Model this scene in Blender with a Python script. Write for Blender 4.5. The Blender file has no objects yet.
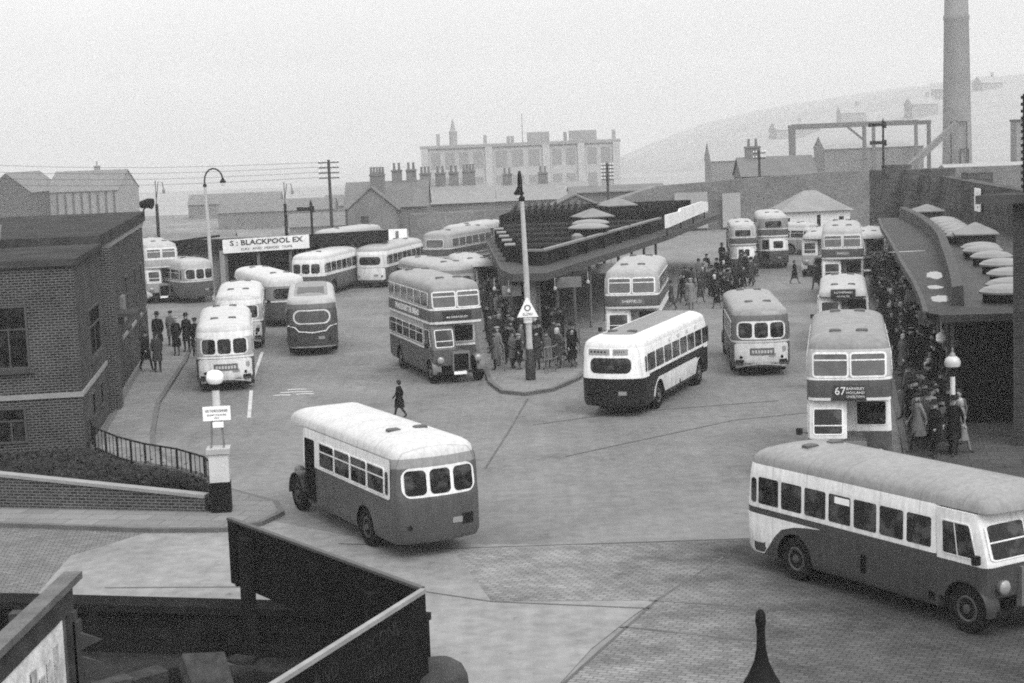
SKY_LO, SKY_HI, SKY_ZEN, EXPOSURE, HAZE_D, HAZE_C = 6.2, 22.5, 2.7, 0.07, .00052, .98
import bpy, bmesh, math, random
from mathutils import Vector, Matrix
random.seed(7)
S = bpy.context.scene
COL = S.collection
R = math.radians

# ------------------------------------------------------------------ materials
MATS = {}
def mat(name, v, rough=.7, spec=.3, var=.12, scale=1.5, metal=0., bump=0., bscale=40., uv=False, fine=0.):
    """neutral grey procedural paint / stone with broken tone"""
    if name in MATS: return MATS[name]
    m = bpy.data.materials.new(name); m.use_nodes = True
    nt = m.node_tree; b = nt.nodes['Principled BSDF']
    b.inputs['Roughness'].default_value = rough
    b.inputs['IOR'].default_value = 1.0 if spec <= .06 else 1+spec      # matt soot and felt: no sheen at all
    b.inputs['Metallic'].default_value = metal
    tc = nt.nodes.new('ShaderNodeTexCoord')
    n = nt.nodes.new('ShaderNodeTexNoise'); n.inputs['Scale'].default_value = scale; n.inputs['Detail'].default_value = 6; n.inputs['Roughness'].default_value = .65
    nt.links.new(tc.outputs['Object'], n.inputs['Vector'])
    r = nt.nodes.new('ShaderNodeMapRange'); r.inputs['From Min'].default_value = .3; r.inputs['From Max'].default_value = .7
    r.inputs['To Min'].default_value = v*(1-var); r.inputs['To Max'].default_value = v*(1+var)
    nt.links.new(n.outputs['Fac'], r.inputs['Value'])
    out = r.outputs['Result']
    if fine:
        n2 = nt.nodes.new('ShaderNodeTexNoise'); n2.inputs['Scale'].default_value = scale*14; n2.inputs['Detail'].default_value = 3
        nt.links.new(tc.outputs['Object'], n2.inputs['Vector'])
        r2 = nt.nodes.new('ShaderNodeMapRange'); r2.inputs['From Min'].default_value = .3; r2.inputs['From Max'].default_value = .7
        r2.inputs['To Min'].default_value = 1-fine; r2.inputs['To Max'].default_value = 1+fine
        nt.links.new(n2.outputs['Fac'], r2.inputs['Value'])
        mu = nt.nodes.new('ShaderNodeMath'); mu.operation = 'MULTIPLY'
        nt.links.new(out, mu.inputs[0]); nt.links.new(r2.outputs['Result'], mu.inputs[1]); out = mu.outputs[0]
    nt.links.new(out, b.inputs['Base Color'])
    if bump:
        n3 = nt.nodes.new('ShaderNodeTexNoise'); n3.inputs['Scale'].default_value = bscale; n3.inputs['Detail'].default_value = 4
        nt.links.new(tc.outputs['Object'], n3.inputs['Vector'])
        bp = nt.nodes.new('ShaderNodeBump'); bp.inputs['Strength'].default_value = bump; bp.inputs['Distance'].default_value = .02
        nt.links.new(n3.outputs['Fac'], bp.inputs['Height']); nt.links.new(bp.outputs['Normal'], b.inputs['Normal'])
    MATS[name] = m; return m

def mnode(nt, op, a, b=None):
    n = nt.nodes.new('ShaderNodeMath'); n.operation = op
    for i, q in enumerate((a, b)):
        if q is None: continue
        if isinstance(q, (int, float)): n.inputs[i].default_value = q
        else: nt.links.new(q, n.inputs[i])
    return n.outputs[0]
def mrange(nt, v, a, b, c, d, smooth=False):
    n = nt.nodes.new('ShaderNodeMapRange'); n.interpolation_type = 'SMOOTHSTEP' if smooth else 'LINEAR'
    for k, q in zip(('From Min', 'From Max', 'To Min', 'To Max'), (a, b, c, d)): n.inputs[k].default_value = q
    nt.links.new(v, n.inputs['Value']); return n.outputs['Result']
def noise(nt, vec, scale, det=4, rough=.6):
    n = nt.nodes.new('ShaderNodeTexNoise'); n.inputs['Scale'].default_value = scale; n.inputs['Detail'].default_value = det; n.inputs['Roughness'].default_value = rough
    nt.links.new(vec, n.inputs['Vector']); return n.outputs['Fac']
def brick(name, v1, v2, mortar, bw=.24, bh=.085, ms=.012, rough=.9, stain=.25, offset=.5, rot=0., var=.6, darken_x=False):
    if name in MATS: return MATS[name]
    m = bpy.data.materials.new(name); m.use_nodes = True
    nt = m.node_tree; b = nt.nodes['Principled BSDF']; b.inputs['Roughness'].default_value = rough; b.inputs['IOR'].default_value = 1.0 if v1 < .12 else 1.15
    tc = nt.nodes.new('ShaderNodeTexCoord')
    mp = nt.nodes.new('ShaderNodeMapping'); mp.inputs['Rotation'].default_value = (0,0,rot)
    nt.links.new(tc.outputs['UV'], mp.inputs['Vector'])
    t = nt.nodes.new('ShaderNodeTexBrick'); t.offset = offset
    t.inputs['Scale'].default_value = 1; t.inputs['Brick Width'].default_value = bw; t.inputs['Row Height'].default_value = bh
    t.inputs['Mortar Size'].default_value = ms; t.inputs['Mortar Smooth'].default_value = .3; t.inputs['Bias'].default_value = 0
    for k, c in (('Color1', v1), ('Color2', v2), ('Mortar', mortar)): t.inputs[k].default_value = (c, c, c, 1)
    nt.links.new(mp.outputs['Vector'], t.inputs['Vector'])
    n = nt.nodes.new('ShaderNodeTexNoise'); n.inputs['Scale'].default_value = .55; n.inputs['Detail'].default_value = 7; n.inputs['Roughness'].default_value = .7
    nt.links.new(tc.outputs['Object'], n.inputs['Vector'])
    r = nt.nodes.new('ShaderNodeMapRange'); r.inputs['From Min'].default_value = .3; r.inputs['From Max'].default_value = .7
    r.inputs['To Min'].default_value = 1-stain; r.inputs['To Max'].default_value = 1+stain
    nt.links.new(n.outputs['Fac'], r.inputs['Value'])
    if darken_x:        # stones darken towards +X, the transition broken up by noise
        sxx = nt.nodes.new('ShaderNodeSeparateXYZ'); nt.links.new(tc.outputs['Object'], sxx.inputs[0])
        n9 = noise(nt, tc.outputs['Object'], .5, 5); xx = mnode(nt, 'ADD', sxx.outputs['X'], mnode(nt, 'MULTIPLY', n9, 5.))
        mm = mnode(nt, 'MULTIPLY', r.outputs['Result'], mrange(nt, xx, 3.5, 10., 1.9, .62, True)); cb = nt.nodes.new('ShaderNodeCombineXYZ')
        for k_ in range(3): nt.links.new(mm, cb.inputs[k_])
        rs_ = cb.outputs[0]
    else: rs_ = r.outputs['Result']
    mx = nt.nodes.new('ShaderNodeVectorMath'); mx.operation = 'MULTIPLY'
    nt.links.new(t.outputs['Color'], mx.inputs[0]); nt.links.new(rs_, mx.inputs[1])
    nt.links.new(mx.outputs['Vector'], b.inputs['Base Color'])
    bp = nt.nodes.new('ShaderNodeBump'); bp.inputs['Strength'].default_value = .5; bp.inputs['Distance'].default_value = .015; bp.invert = True
    nt.links.new(t.outputs['Fac'], bp.inputs['Height']); nt.links.new(bp.outputs['Normal'], b.inputs['Normal'])
    MATS[name] = m; return m

def paint(v, gloss=.36):
    """coach paint: panel joints every 1.1 m, road dirt low down, faint dents, soot mottling"""
    name = 'paint_%03d' % round(v*1000)
    if name in MATS: return MATS[name]
    m = mat(name, v, gloss, .35, .12, .9, fine=.07); nt = m.node_tree; b = nt.nodes['Principled BSDF']
    col = b.inputs['Base Color'].links[0].from_socket
    tc = nt.nodes.new('ShaderNodeTexCoord'); sx = nt.nodes.new('ShaderNodeSeparateXYZ'); nt.links.new(tc.outputs['Object'], sx.inputs[0])
    fr = mnode(nt, 'FRACT', mnode(nt, 'DIVIDE', mnode(nt, 'ADD', sx.outputs['Y'], 20.3), 1.12))
    seam = mrange(nt, mnode(nt, 'ABSOLUTE', mnode(nt, 'SUBTRACT', fr, .5)), .0, .014, .62, 1.)
    n1 = noise(nt, tc.outputs['Object'], 3.5, 5)
    dirt = mnode(nt, 'MULTIPLY', mrange(nt, sx.outputs['Z'], .35, 1.05, 1., 0.), mrange(nt, n1, .35, .65, 0, 1))
    c = mnode(nt, 'MULTIPLY', col, seam)
    mx = nt.nodes.new('ShaderNodeMix'); nt.links.new(mnode(nt, 'MULTIPLY', dirt, .75), mx.inputs[0]); nt.links.new(c, mx.inputs[2]); mx.inputs[3].default_value = .075 if v > .12 else v*.55+.022
    # rain streaks and soot on upper parts
    mp = nt.nodes.new('ShaderNodeMapping'); mp.inputs['Scale'].default_value = (5, 5, .5); nt.links.new(tc.outputs['Object'], mp.inputs[0])
    st = mrange(nt, noise(nt, mp.outputs[0], 1.6, 5, .7), .38, .68, 1.06, .8)
    nt.links.new(mnode(nt, 'MULTIPLY', mx.outputs[0], st), b.inputs['Base Color'])
    nt.links.new(mrange(nt, n1, .3, .7, gloss-.12, gloss+.2), b.inputs['Roughness'])
    bp = nt.nodes.new('ShaderNodeBump'); bp.inputs['Strength'].default_value = .22; bp.inputs['Distance'].default_value = .05
    nt.links.new(noise(nt, tc.outputs['Object'], 1.3, 1), bp.inputs['Height']); nt.links.new(bp.outputs[0], b.inputs['Normal'])
    return m
def glass_mat(name, lo, hi, rough=.12, spec=.35):
    """window with vague interior shapes behind it"""
    m = mat(name, lo, rough, spec, .1, 1.); nt = m.node_tree; b = nt.nodes['Principled BSDF']
    tc = nt.nodes.new('ShaderNodeTexCoord')
    a = mrange(nt, noise(nt, tc.outputs['Object'], 2.6, 3), .46, .62, lo, hi, True)
    nt.links.new(a, b.inputs['Base Color']); return m
def road_mat(name, v, ang, var=.2, blot=.3):
    """road surface: tone patches, tyre streaks along the traffic, oil blots, grit"""
    m = mat(name, v, .6, .22, var, .2, bump=.35, bscale=22, fine=.16); nt = m.node_tree; b = nt.nodes['Principled BSDF']
    col = b.inputs['Base Color'].links[0].from_socket
    tc = nt.nodes.new('ShaderNodeTexCoord'); O = tc.outputs['Object']
    mp = nt.nodes.new('ShaderNodeMapping'); mp.inputs['Rotation'].default_value = (0, 0, ang); mp.inputs['Scale'].default_value = (1.3, .05, 1); nt.links.new(O, mp.inputs[0])
    st = mrange(nt, noise(nt, mp.outputs[0], 1.5, 4, .7), .32, .7, 1.08, .9)
    ob = mrange(nt, noise(nt, O, .42, 5, .62), .56, .72, 1., 1-blot, True)
    sp = mrange(nt, noise(nt, O, 2.2, 3, .5), .68, .76, 1., .62, True)
    lt = mrange(nt, noise(nt, O, 5.5, 2, .5), .72, .78, 1., 1.5, True)
    c = col
    for q in (st, ob, sp, lt): c = mnode(nt, 'MULTIPLY', c, q)
    nt.links.new(c, b.inputs['Base Color'])
    nt.links.new(mrange(nt, noise(nt, O, .3, 4), .35, .65, .5, .8), b.inputs['Roughness'])
    return m
GLASS = glass_mat('dark_window_glass', .006, .05)
GLASS2 = mat('pale_window_glass', .09, .18, .4, .35, 1.3)
RUBBER = mat('tyre_rubber', .012, .85, .05, .25, 6)
IRON = mat('black_iron', .01, .6, .12, .3, 5)
STEEL = mat('grey_steel', .12, .5, .5, .25, 4)
CHROME = mat('lamp_chrome', .6, .2, .6, .1, 4, metal=.6)
LAMPGLASS = mat('headlamp_glass', .2, .15, .6, .1, 4)
DARK = mat('dark_recess', .006, .9, .02, .3, 3)
WHITE = mat('white_paint', .72, .5, .3, .10, 2.5, fine=.06)
INK = mat('black_lettering', .025, .7, .2, .2, 4)
LETTER = mat('white_lettering', .6, .7, .2, .1, 4)
FADED = mat('faded_lettering', .02, .8, .05, .5, 3)
BOARD = mat('grey_notice_board', .13, .7, .3, .25, 3)

# ------------------------------------------------------------------ mesh builder
class MB:
    def __init__(s): s.v = []; s.f = []; s.m = []
    def face(s, pts, mi=0):
        i = len(s.v); s.v += [tuple(p) for p in pts]; s.f.append(tuple(range(i, i+len(pts)))); s.m.append(mi)
    def mesh(s, vs, fs, mi=0):
        i = len(s.v); s.v += [tuple(p) for p in vs]
        for f in fs: s.f.append(tuple(i+k for k in f)); s.m.append(mi)
    def box(s, x0, x1, y0, y1, z0, z1, mi=0):
        vs = [(x0,y0,z0),(x1,y0,z0),(x1,y1,z0),(x0,y1,z0),(x0,y0,z1),(x1,y0,z1),(x1,y1,z1),(x0,y1,z1)]
        s.mesh(vs, [(0,3,2,1),(4,5,6,7),(0,1,5,4),(1,2,6,5),(2,3,7,6),(3,0,4,7)], mi); return s
    def beam(s, p, q, w, h, mi=0, up=(0,0,1)):
        """box-section bar from p to q"""
        p, q = Vector(p), Vector(q); d = (q-p).normalized(); u = Vector(up)
        if abs(d.dot(u)) > .95: u = Vector((1,0,0))
        a = d.cross(u).normalized()*w/2; b = a.cross(d).normalized()*h/2
        vs = [p-a-b, p+a-b, p+a+b, p-a+b, q-a-b, q+a-b, q+a+b, q-a+b]
        s.mesh(vs, [(0,3,2,1),(4,5,6,7),(0,1,5,4),(1,2,6,5),(2,3,7,6),(3,0,4,7)], mi); return s
    def tube(s, pts, r, n=8, mi=0, caps=True):
        pts = [Vector(p) for p in pts]; rr = r if isinstance(r, (list, tuple)) else [r]*len(pts)
        rings = []; ref = None
        for i, p in enumerate(pts):
            d = (pts[min(i+1, len(pts)-1)]-pts[max(i-1, 0)]).normalized()
            if ref is None: ref = Vector((0,0,1)) if abs(d.z) < .9 else Vector((1,0,0))
            a = d.cross(ref).normalized(); b = a.cross(d)
            ref = b if abs(d.dot(b)) < .9 else ref
            rings.append([p+(a*math.cos(2*math.pi*k/n)+b*math.sin(2*math.pi*k/n))*rr[i] for k in range(n)])
        s.loft(rings, [mi]*(len(rings)-1), caps, caps, mi, mi); return s
    def lathe(s, prof, c=(0,0,0), n=16, mis=None, caps=True):
        rings = [[(c[0]+r*math.cos(2*math.pi*k/n), c[1]+r*math.sin(2*math.pi*k/n), c[2]+z) for k in range(n)] for r, z in prof]
        m = mis or [0]*(len(prof)-1)
        s.loft(rings, m, caps, caps, m[0], m[-1]); return s
    def loft(s, rings, mis, cap0=True, cap1=True, m0=0, m1=0):
        i = len(s.v); n = len(rings[0])
        for r in rings: s.v += [tuple(p) for p in r]
        for j in range(len(rings)-1):
            for k in range(n):
                a = i+j*n+k; b = i+j*n+(k+1) % n
                s.f.append((a, b, b+n, a+n)); s.m.append(mis[j])
        if cap0: s.f.append(tuple(i+k for k in range(n))[::-1]); s.m.append(m0)
        if cap1: s.f.append(tuple(i+(len(rings)-1)*n+k for k in range(n))); s.m.append(m1)
        return s
    def prism(s, poly, z0, z1, mi=0, mtop=None):
        za = z0 if callable(z0) else (lambda *_: z0); zb = z1 if callable(z1) else (lambda *_: z1)
        s.loft([[(x, y, za(x, y)) for x, y in poly], [(x, y, zb(x, y)) for x, y in poly]], [mi], True, True, mi, mi if mtop is None else mtop); return s
    def sheet(s, poly, z, mi=0): s.face([(x, y, z) for x, y in poly], mi); return s
    def wheelx(s, x0, x1, prof, y, z, n=20, mi=0):
        """lathe round the X axis; prof = [(radius, x fraction)]"""
        rings = [[(x0+(x1-x0)*t, y+r*math.cos(2*math.pi*k/n), z+r*math.sin(2*math.pi*k/n)) for k in range(n)] for r, t in prof]
        s.loft(rings, [mi]*(len(rings)-1), True, True, mi, mi); return s
    def build(s, name, mats, parent=None, smooth=35, fix=True):
        me = bpy.data.meshes.new(name); me.from_pydata(s.v, [], s.f)
        if not isinstance(mats, (list, tuple)): mats = [mats]
        uq = []
        for m in mats:
            if m not in uq: uq.append(m)
        for m in uq: me.materials.append(m)
        ix = [uq.index(m) for m in mats]
        me.polygons.foreach_set('material_index', [ix[min(k, len(ix)-1)] for k in s.m])
        if fix:
            bm = bmesh.new(); bm.from_mesh(me)
            bmesh.ops.recalc_face_normals(bm, faces=bm.faces); bm.to_mesh(me); bm.free()
        uvs(me)
        if smooth:
            me.polygons.foreach_set('use_smooth', [True]*len(me.polygons)); me.set_sharp_from_angle(angle=R(smooth))
        o = bpy.data.objects.new(name, me); COL.objects.link(o); o.parent = parent
        return o
def uvs(me):
    uv = me.uv_layers.new(name='UVMap') if not me.uv_layers else me.uv_layers[0]
    for p in me.polygons:
        n = p.normal
        if abs(n.z) > .8:
            for li in p.loop_indices:
                c = me.vertices[me.loops[li].vertex_index].co; uv.data[li].uv = (c.x, c.y)
        else:
            t = Vector((-n.y, n.x, 0)).normalized()
            for li in p.loop_indices:
                c = me.vertices[me.loops[li].vertex_index].co; uv.data[li].uv = (c.x*t.x+c.y*t.y, c.z)

def tag(o, label, cat, group=None):
    o['label'] = label; o['category'] = cat
    if group: o['group'] = group
    return o
def thing(name, label, cat, loc=(0,0,0), rz=0., group=None):
    o = bpy.data.objects.new(name, None); COL.objects.link(o); o.empty_display_size = .2
    o.location = loc; o.rotation_euler = (0, 0, rz)
    return tag(o, label, cat, group)
def struct(o): o['kind'] = 'structure'; return o
def stuff(o): o['kind'] = 'stuff'; return o
def dup(o, parent=None):
    c = o.copy(); COL.objects.link(c); c.parent = parent
    for ch in list(o.children): dup(ch, c)
    return c
def lettering(s, parent, m, loc, normal, size, name='lettering', width=None, extr=.004, shear=0, up=(0,0,1), align='CENTER', bold=.0):
    cu = bpy.data.curves.new(name, 'FONT'); cu.body = s; cu.size = size; cu.extrude = extr; cu.align_x = align; cu.align_y = 'CENTER'; cu.shear = shear
    cu.resolution_u = 2; cu.offset = bold*size
    o = bpy.data.objects.new(name, cu); COL.objects.link(o)
    dg = bpy.context.evaluated_depsgraph_get()
    me = bpy.data.meshes.new_from_object(o.evaluated_get(dg)); bpy.data.objects.remove(o)
    n = Vector(normal).normalized(); u = Vector(up); r = u.cross(n).normalized(); u = n.cross(r)
    M = Matrix(((r.x, u.x, n.x, loc[0]), (r.y, u.y, n.y, loc[1]), (r.z, u.z, n.z, loc[2]), (0,0,0,1)))
    if width:
        xs = [v.co.x for v in me.vertices]; w = max(xs)-min(xs)
        for v in me.vertices: v.co.x *= width/w
    me.transform(M); me.materials.clear(); me.materials.append(m)
    o = bpy.data.objects.new(name, me); COL.objects.link(o); o.parent = parent
    return o

# ------------------------------------------------------------------ camera
F_PX = 1706.
p, r = R(7.03), R(-2.21)
Fv = Vector((0, math.cos(p), -math.sin(p))); Rv = Vector((1,0,0)); Uv = Vector((0, math.sin(p), math.cos(p)))
R2 = Rv*math.cos(r)+Uv*math.sin(r); U2 = Uv*math.cos(r)-Rv*math.sin(r)
cam = bpy.data.cameras.new('camera'); co = bpy.data.objects.new('camera', cam); COL.objects.link(co)
cam.sensor_width = 36; cam.lens = F_PX/1024*36; cam.clip_end = 6000; cam.clip_start = .5
co.matrix_world = Matrix(((R2.x, U2.x, -Fv.x, 0), (R2.y, U2.y, -Fv.y, 0), (R2.z, U2.z, -Fv.z, 9.99), (0,0,0,1)))
S.camera = co

# ------------------------------------------------------------------ light: flat winter overcast
SUN_EL, SUN_AZ = R(52), R(150)      # azimuth clockwise from +Y
w = bpy.data.worlds.new('World'); S.world = w; w.use_nodes = True
nt = w.node_tree; bg = nt.nodes['Background']
sky = nt.nodes.new('ShaderNodeTexSky'); sky.sky_type = 'NISHITA'; sky.sun_disc = False
sky.sun_elevation = SUN_EL; sky.sun_rotation = SUN_AZ; sky.air_density = 1.; sky.dust_density = 6.; sky.ozone_density = 1.
bw = nt.nodes.new('ShaderNodeRGBToBW'); nt.links.new(sky.outputs[0], bw.inputs[0])
mr = nt.nodes.new('ShaderNodeMapRange')     # cloud layer: evens the clear-sky gradient out
mr.inputs['From Min'].default_value = 0; mr.inputs['From Max'].default_value = 20
mr.inputs['To Min'].default_value = SKY_LO; mr.inputs['To Max'].default_value = SKY_HI
nt.links.new(bw.outputs[0], mr.inputs['Value'])
tcw = nt.nodes.new('ShaderNodeTexCoord'); sxw = nt.nodes.new('ShaderNodeSeparateXYZ'); nt.links.new(tcw.outputs['Generated'], sxw.inputs[0])
over = mrange(nt, sxw.outputs['Z'], 0., 1., 1., SKY_ZEN)        # overcast: the zenith is brighter than the horizon
mott = mrange(nt, noise(nt, tcw.outputs['Generated'], 3.2, 6, .6), .3, .7, .93, 1.05)
skyv = mnode(nt, 'MULTIPLY', mnode(nt, 'MULTIPLY', mr.outputs[0], over), mott)
nt.links.new(skyv, bg.inputs['Color']); bg.inputs['Strength'].default_value = .1
sl = bpy.data.lights.new('sun', 'SUN'); sl.energy = 1.0; sl.angle = R(25); sl.color = (1,1,1)
so = bpy.data.objects.new('sun', sl); COL.objects.link(so)
d = Vector((math.sin(SUN_AZ)*math.cos(SUN_EL), math.cos(SUN_AZ)*math.cos(SUN_EL), math.sin(SUN_EL)))
so.rotation_euler = (-d).to_track_quat('-Z', 'Y').to_euler(); so.location = (40, -60, 90)
S.view_settings.view_transform = 'Standard'; S.view_settings.look = 'None'; S.view_settings.gamma = 1; S.view_settings.exposure = EXPOSURE
S.render.engine = 'CYCLES'
S.cycles.use_denoising = False
S.cycles.max_bounces = 6; S.cycles.volume_bounces = 0; S.cycles.pixel_filter_type = 'BLACKMAN_HARRIS'; S.cycles.filter_width = 1.9; S.cycles.diffuse_bounces = 3; S.cycles.glossy_bounces = 3
S.cycles.use_adaptive_sampling = False; S.cycles.sampling_pattern = 'TABULATED_SOBOL'
# ------------------------------------------------------------------ buses
def endy(x, W, y, rad, bow, sgn):
    k = max(W/2-rad, .01); ax = abs(x)
    if ax <= k: return y+sgn*bow*(1-(ax/k)**2)
    return y-sgn*(rad-math.sqrt(max(rad*rad-(ax-k)**2, 0)))
def outline(W, yr, yf, rr, rf, br, bf, z):
    rr = min(rr, W/2-.005); rf = min(rf, W/2-.005); pts = []; N = 6
    for i in range(N+1):
        a = math.pi/2*i/N; pts.append((W/2-rf+rf*math.cos(a), yf-rf+rf*math.sin(a), z))
    k = W/2-rf
    for i in range(1, 6):
        x = k-2*k*i/6; pts.append((x, endy(x, W, yf, rf, bf, 1), z))
    for i in range(N+1):
        a = math.pi/2*i/N; pts.append((-(W/2-rf)-rf*math.sin(a), yf-rf+rf*math.cos(a), z))
    for i in range(N+1):
        a = math.pi/2*i/N; pts.append((-(W/2-rr)-rr*math.cos(a), yr+rr-rr*math.sin(a), z))
    k = W/2-rr
    for i in range(1, 6):
        x = -k+2*k*i/6; pts.append((x, endy(x, W, yr, rr, br, -1), z))
    for i in range(N+1):
        a = math.pi/2*i/N; pts.append((W/2-rr+rr*math.sin(a), yr+rr-rr*math.cos(a), z))
    return pts
class Shell:
    """levels: (z, dW, d rear, d front) ; strips: material index between levels"""
    def __init__(s, W, yr, yf, levels, strips, rr, rf, br, bf):
        s.W, s.yr, s.yf, s.lv, s.st, s.rr, s.rf, s.br, s.bf = W, yr, yf, levels, strips, rr, rf, br, bf
    def at(s, z):
        l = s.lv
        if z <= l[0][0]: a = b = l[0]; t = 0
        elif z >= l[-1][0]: a = b = l[-1]; t = 0
        else:
            for a, b in zip(l, l[1:]):
                if a[0] <= z <= b[0]: break
            t = (z-a[0])/(b[0]-a[0])
        q = [a[i]+(b[i]-a[i])*t for i in (1,2,3)]
        return s.W-2*q[0], s.yr+q[1], s.yf-q[2]
    def mb(s):
        m = MB(); m.loft([outline(*s.at(l[0]), s.rr, s.rf, s.br, s.bf, l[0]) for l in s.lv], s.st, True, True, s.st[0], s.st[-1]); return m
    def map(s, face):
        def L(u, z, o): return (-(s.at(z)[0]/2+o), u, z)
        def Rt(u, z, o): return (s.at(z)[0]/2+o, u, z)
        def re(u, z, o): W, yr, yf = s.at(z); return (u, endy(u, W, yr, s.rr, s.br, -1)-o, z)
        def fr(u, z, o): W, yr, yf = s.at(z); return (u, endy(u, W, yf, s.rf, s.bf, 1)+o, z)
        return {'L': L, 'R': Rt, 'rear': re, 'front': fr}[face]
def planemap(p00, p10, p01, p11, n):
    p00, p10, p01, p11, n = [Vector(q) for q in (p00, p10, p01, p11, n)]
    def f(u, z, o):
        a = p00.lerp(p10, u); b = p01.lerp(p11, u); return tuple(a.lerp(b, z)+n*o)
    return f
def patch(M, u0, u1, z0, z1, r, off, name, m, parent, n=9, thick=0.):
    """sheet with rounded corners lying on a mapped surface (solid when thick)"""
    us = []
    for i in range(n): us.append(u0+r*(1-math.cos(math.pi/2*i/(n-1))))
    k = 16
    for i in range(1, k): us.append(u0+r+(u1-u0-2*r)*i/k)
    for i in range(n): us.append(u1-r*(1-math.sin(math.pi/2*i/(n-1))))
    mb = MB(); cols = []
    for u in us:
        e = min(u-u0, u1-u); c = 0 if e >= r or r <= 0 else r-math.sqrt(max(r*r-(r-e)**2, 0))
        za, zb = z0+c, z1-c; cols.append([M(u, za+(zb-za)*j/3, off) for j in range(4)])
    vs = [p for c in cols for p in c]; fs = []
    for i in range(len(cols)-1):
        for j in range(3): a = i*4+j; fs.append((a, a+4, a+5, a+1))
    mb.mesh(vs, fs, 0)
    return mb.build(name, m, parent, smooth=40)
def rrect(u0, u1, z0, z1, r, n=5, e=4):
    P = []
    for cx, cz, a0 in ((u1-r, z1-r, 0), (u0+r, z1-r, 90), (u0+r, z0+r, 180), (u1-r, z0+r, 270)):
        for i in range(n): a = R(a0+90*i/(n-1)); P.append((cx+r*math.cos(a), cz+r*math.sin(a)))
    Q = []
    for i, pnt in enumerate(P):
        Q.append(pnt); nx = P[(i+1) % len(P)]
        if (i+1) % n == 0:
            for k in range(1, e): Q.append((pnt[0]+(nx[0]-pnt[0])*k/e, pnt[1]+(nx[1]-pnt[1])*k/e))
    return Q
def ring(M, u0, u1, z0, z1, r, fw, off, m, parent, name='frame', bars=(), vbars=()):
    A = rrect(u0-fw, u1+fw, z0-fw, z1+fw, r+fw*.8); B = rrect(u0, u1, z0, z1, max(r, .012))
    n = len(A); vs = [M(u, z, off) for u, z in A]+[M(u, z, off) for u, z in B]+[M(u, z, 0) for u, z in A]
    fs = []
    for i in range(n):
        j = (i+1) % n; fs += [(i, j, n+j, n+i), (2*n+i, 2*n+j, j, i)]
    mb = MB(); mb.mesh(vs, fs, 0)
    for zb in bars:
        us = [u0+(u1-u0)*i/6 for i in range(7)]; h = .018
        vv = [M(u, zb+q, off-.002) for u in us for q in (-h, h)]
        mb.mesh(vv, [(2*i, 2*i+2, 2*i+3, 2*i+1) for i in range(6)], 0)
    for ub in vbars:
        h = .018; mb.mesh([M(ub-h, z0, off-.002), M(ub+h, z0, off-.002), M(ub+h, z1, off-.002), M(ub-h, z1, off-.002)], [(0,1,2,3)], 0)
    return mb.build(name, m, parent, smooth=0)
def window(M, u0, u1, z0, z1, r, fm, parent, fw=.03, bars=(), vbars=(), g=None, off=.005, name='window'):
    wdw = patch(M, u0, u1, z0, z1, r, off, name, g or GLASS, parent)
    if fm is not None: ring(M, u0, u1, z0, z1, r, fw, off+.013, fm, wdw, bars=bars, vbars=vbars)
    return wdw
def roof_mb(W, yr, yf, zg, h, rr, rf, br, bf, kr=1.35, kf=1.25, edge=None, n=2.4):
    ss = [0, .03, .09, .18, .3, .45, .62, .8, .97]; rings = []; mis = []
    for s in ss:
        d = s*W/2; z = zg+h*(1-(1-s)**n)**(1/n)
        k = min(1, s*1.2)
        rings.append(outline(W-2*d, yr+d*kr, yf-d*kf, max(rr-d*.55, .02), max(rf-d*.55, .02), br*(1-k), bf*(1-k), z))
    for s in ss[:-1]: mis.append(0 if edge is None or s >= edge else 1)
    mb = MB(); mb.loft(rings, mis, True, True, mis[0], 0); return mb
def roof_z(W, zg, h, x, n=2.4):
    s = min(1, (W/2-abs(x))/(W/2)); return zg+h*(1-(1-s)**n)**(1/n)
def cut_arches(o, W, ys, z=.47, rad=.57):
    mods = []
    for y in ys:
        c = MB(); c.wheelx(-W, W, [(rad, 0), (rad, 1)], y, z, 24); cu = c.build('cutter', [DARK], o.parent)
        md = o.modifiers.new('arch', 'BOOLEAN'); md.operation = 'DIFFERENCE'; md.object = cu; md.solver = 'EXACT'
        try: md.material_mode = 'TRANSFER'
        except Exception: pass
        mods.append(cu)
    dg = bpy.context.evaluated_depsgraph_get(); dg.update()
    me = bpy.data.meshes.new_from_object(o.evaluated_get(dg), preserve_all_data_layers=True, depsgraph=dg)
    o.modifiers.clear(); o.data = me
    for c in mods: bpy.data.objects.remove(c)
    bm = bmesh.new(); bm.from_mesh(me); bmesh.ops.triangulate(bm, faces=[f for f in bm.faces if len(f.verts) > 4], ngon_method='EAR_CLIP'); bmesh.ops.recalc_face_normals(bm, faces=bm.faces); bm.to_mesh(me); bm.free()
    uvs(me); me.polygons.foreach_set('use_smooth', [True]*len(me.polygons)); me.set_sharp_from_angle(angle=R(35))
def add_wheel(root, x, y, W, rimm, r=.48):
    sx = 1 if x > 0 else -1; xo = sx*(W/2-.03); xi = sx*(W/2-.31)
    t = MB(); t.wheelx(xi, xo, [(r*.6, 0), (r*.93, .02), (r, .2), (r, .8), (r*.93, .98), (r*.62, 1.), (r*.58, .9)], y, r)
    wh = t.build('wheel', RUBBER, root)
    q = MB(); q.wheelx(xo-sx*.06, xo-sx*.005, [(r*.6, 0), (r*.6, .5), (r*.5, .9), (r*.36, .25), (r*.2, .35), (r*.18, 1.1), (r*.06, 1.3)], y, r)
    q.build('rim', rimm, wh)
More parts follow.
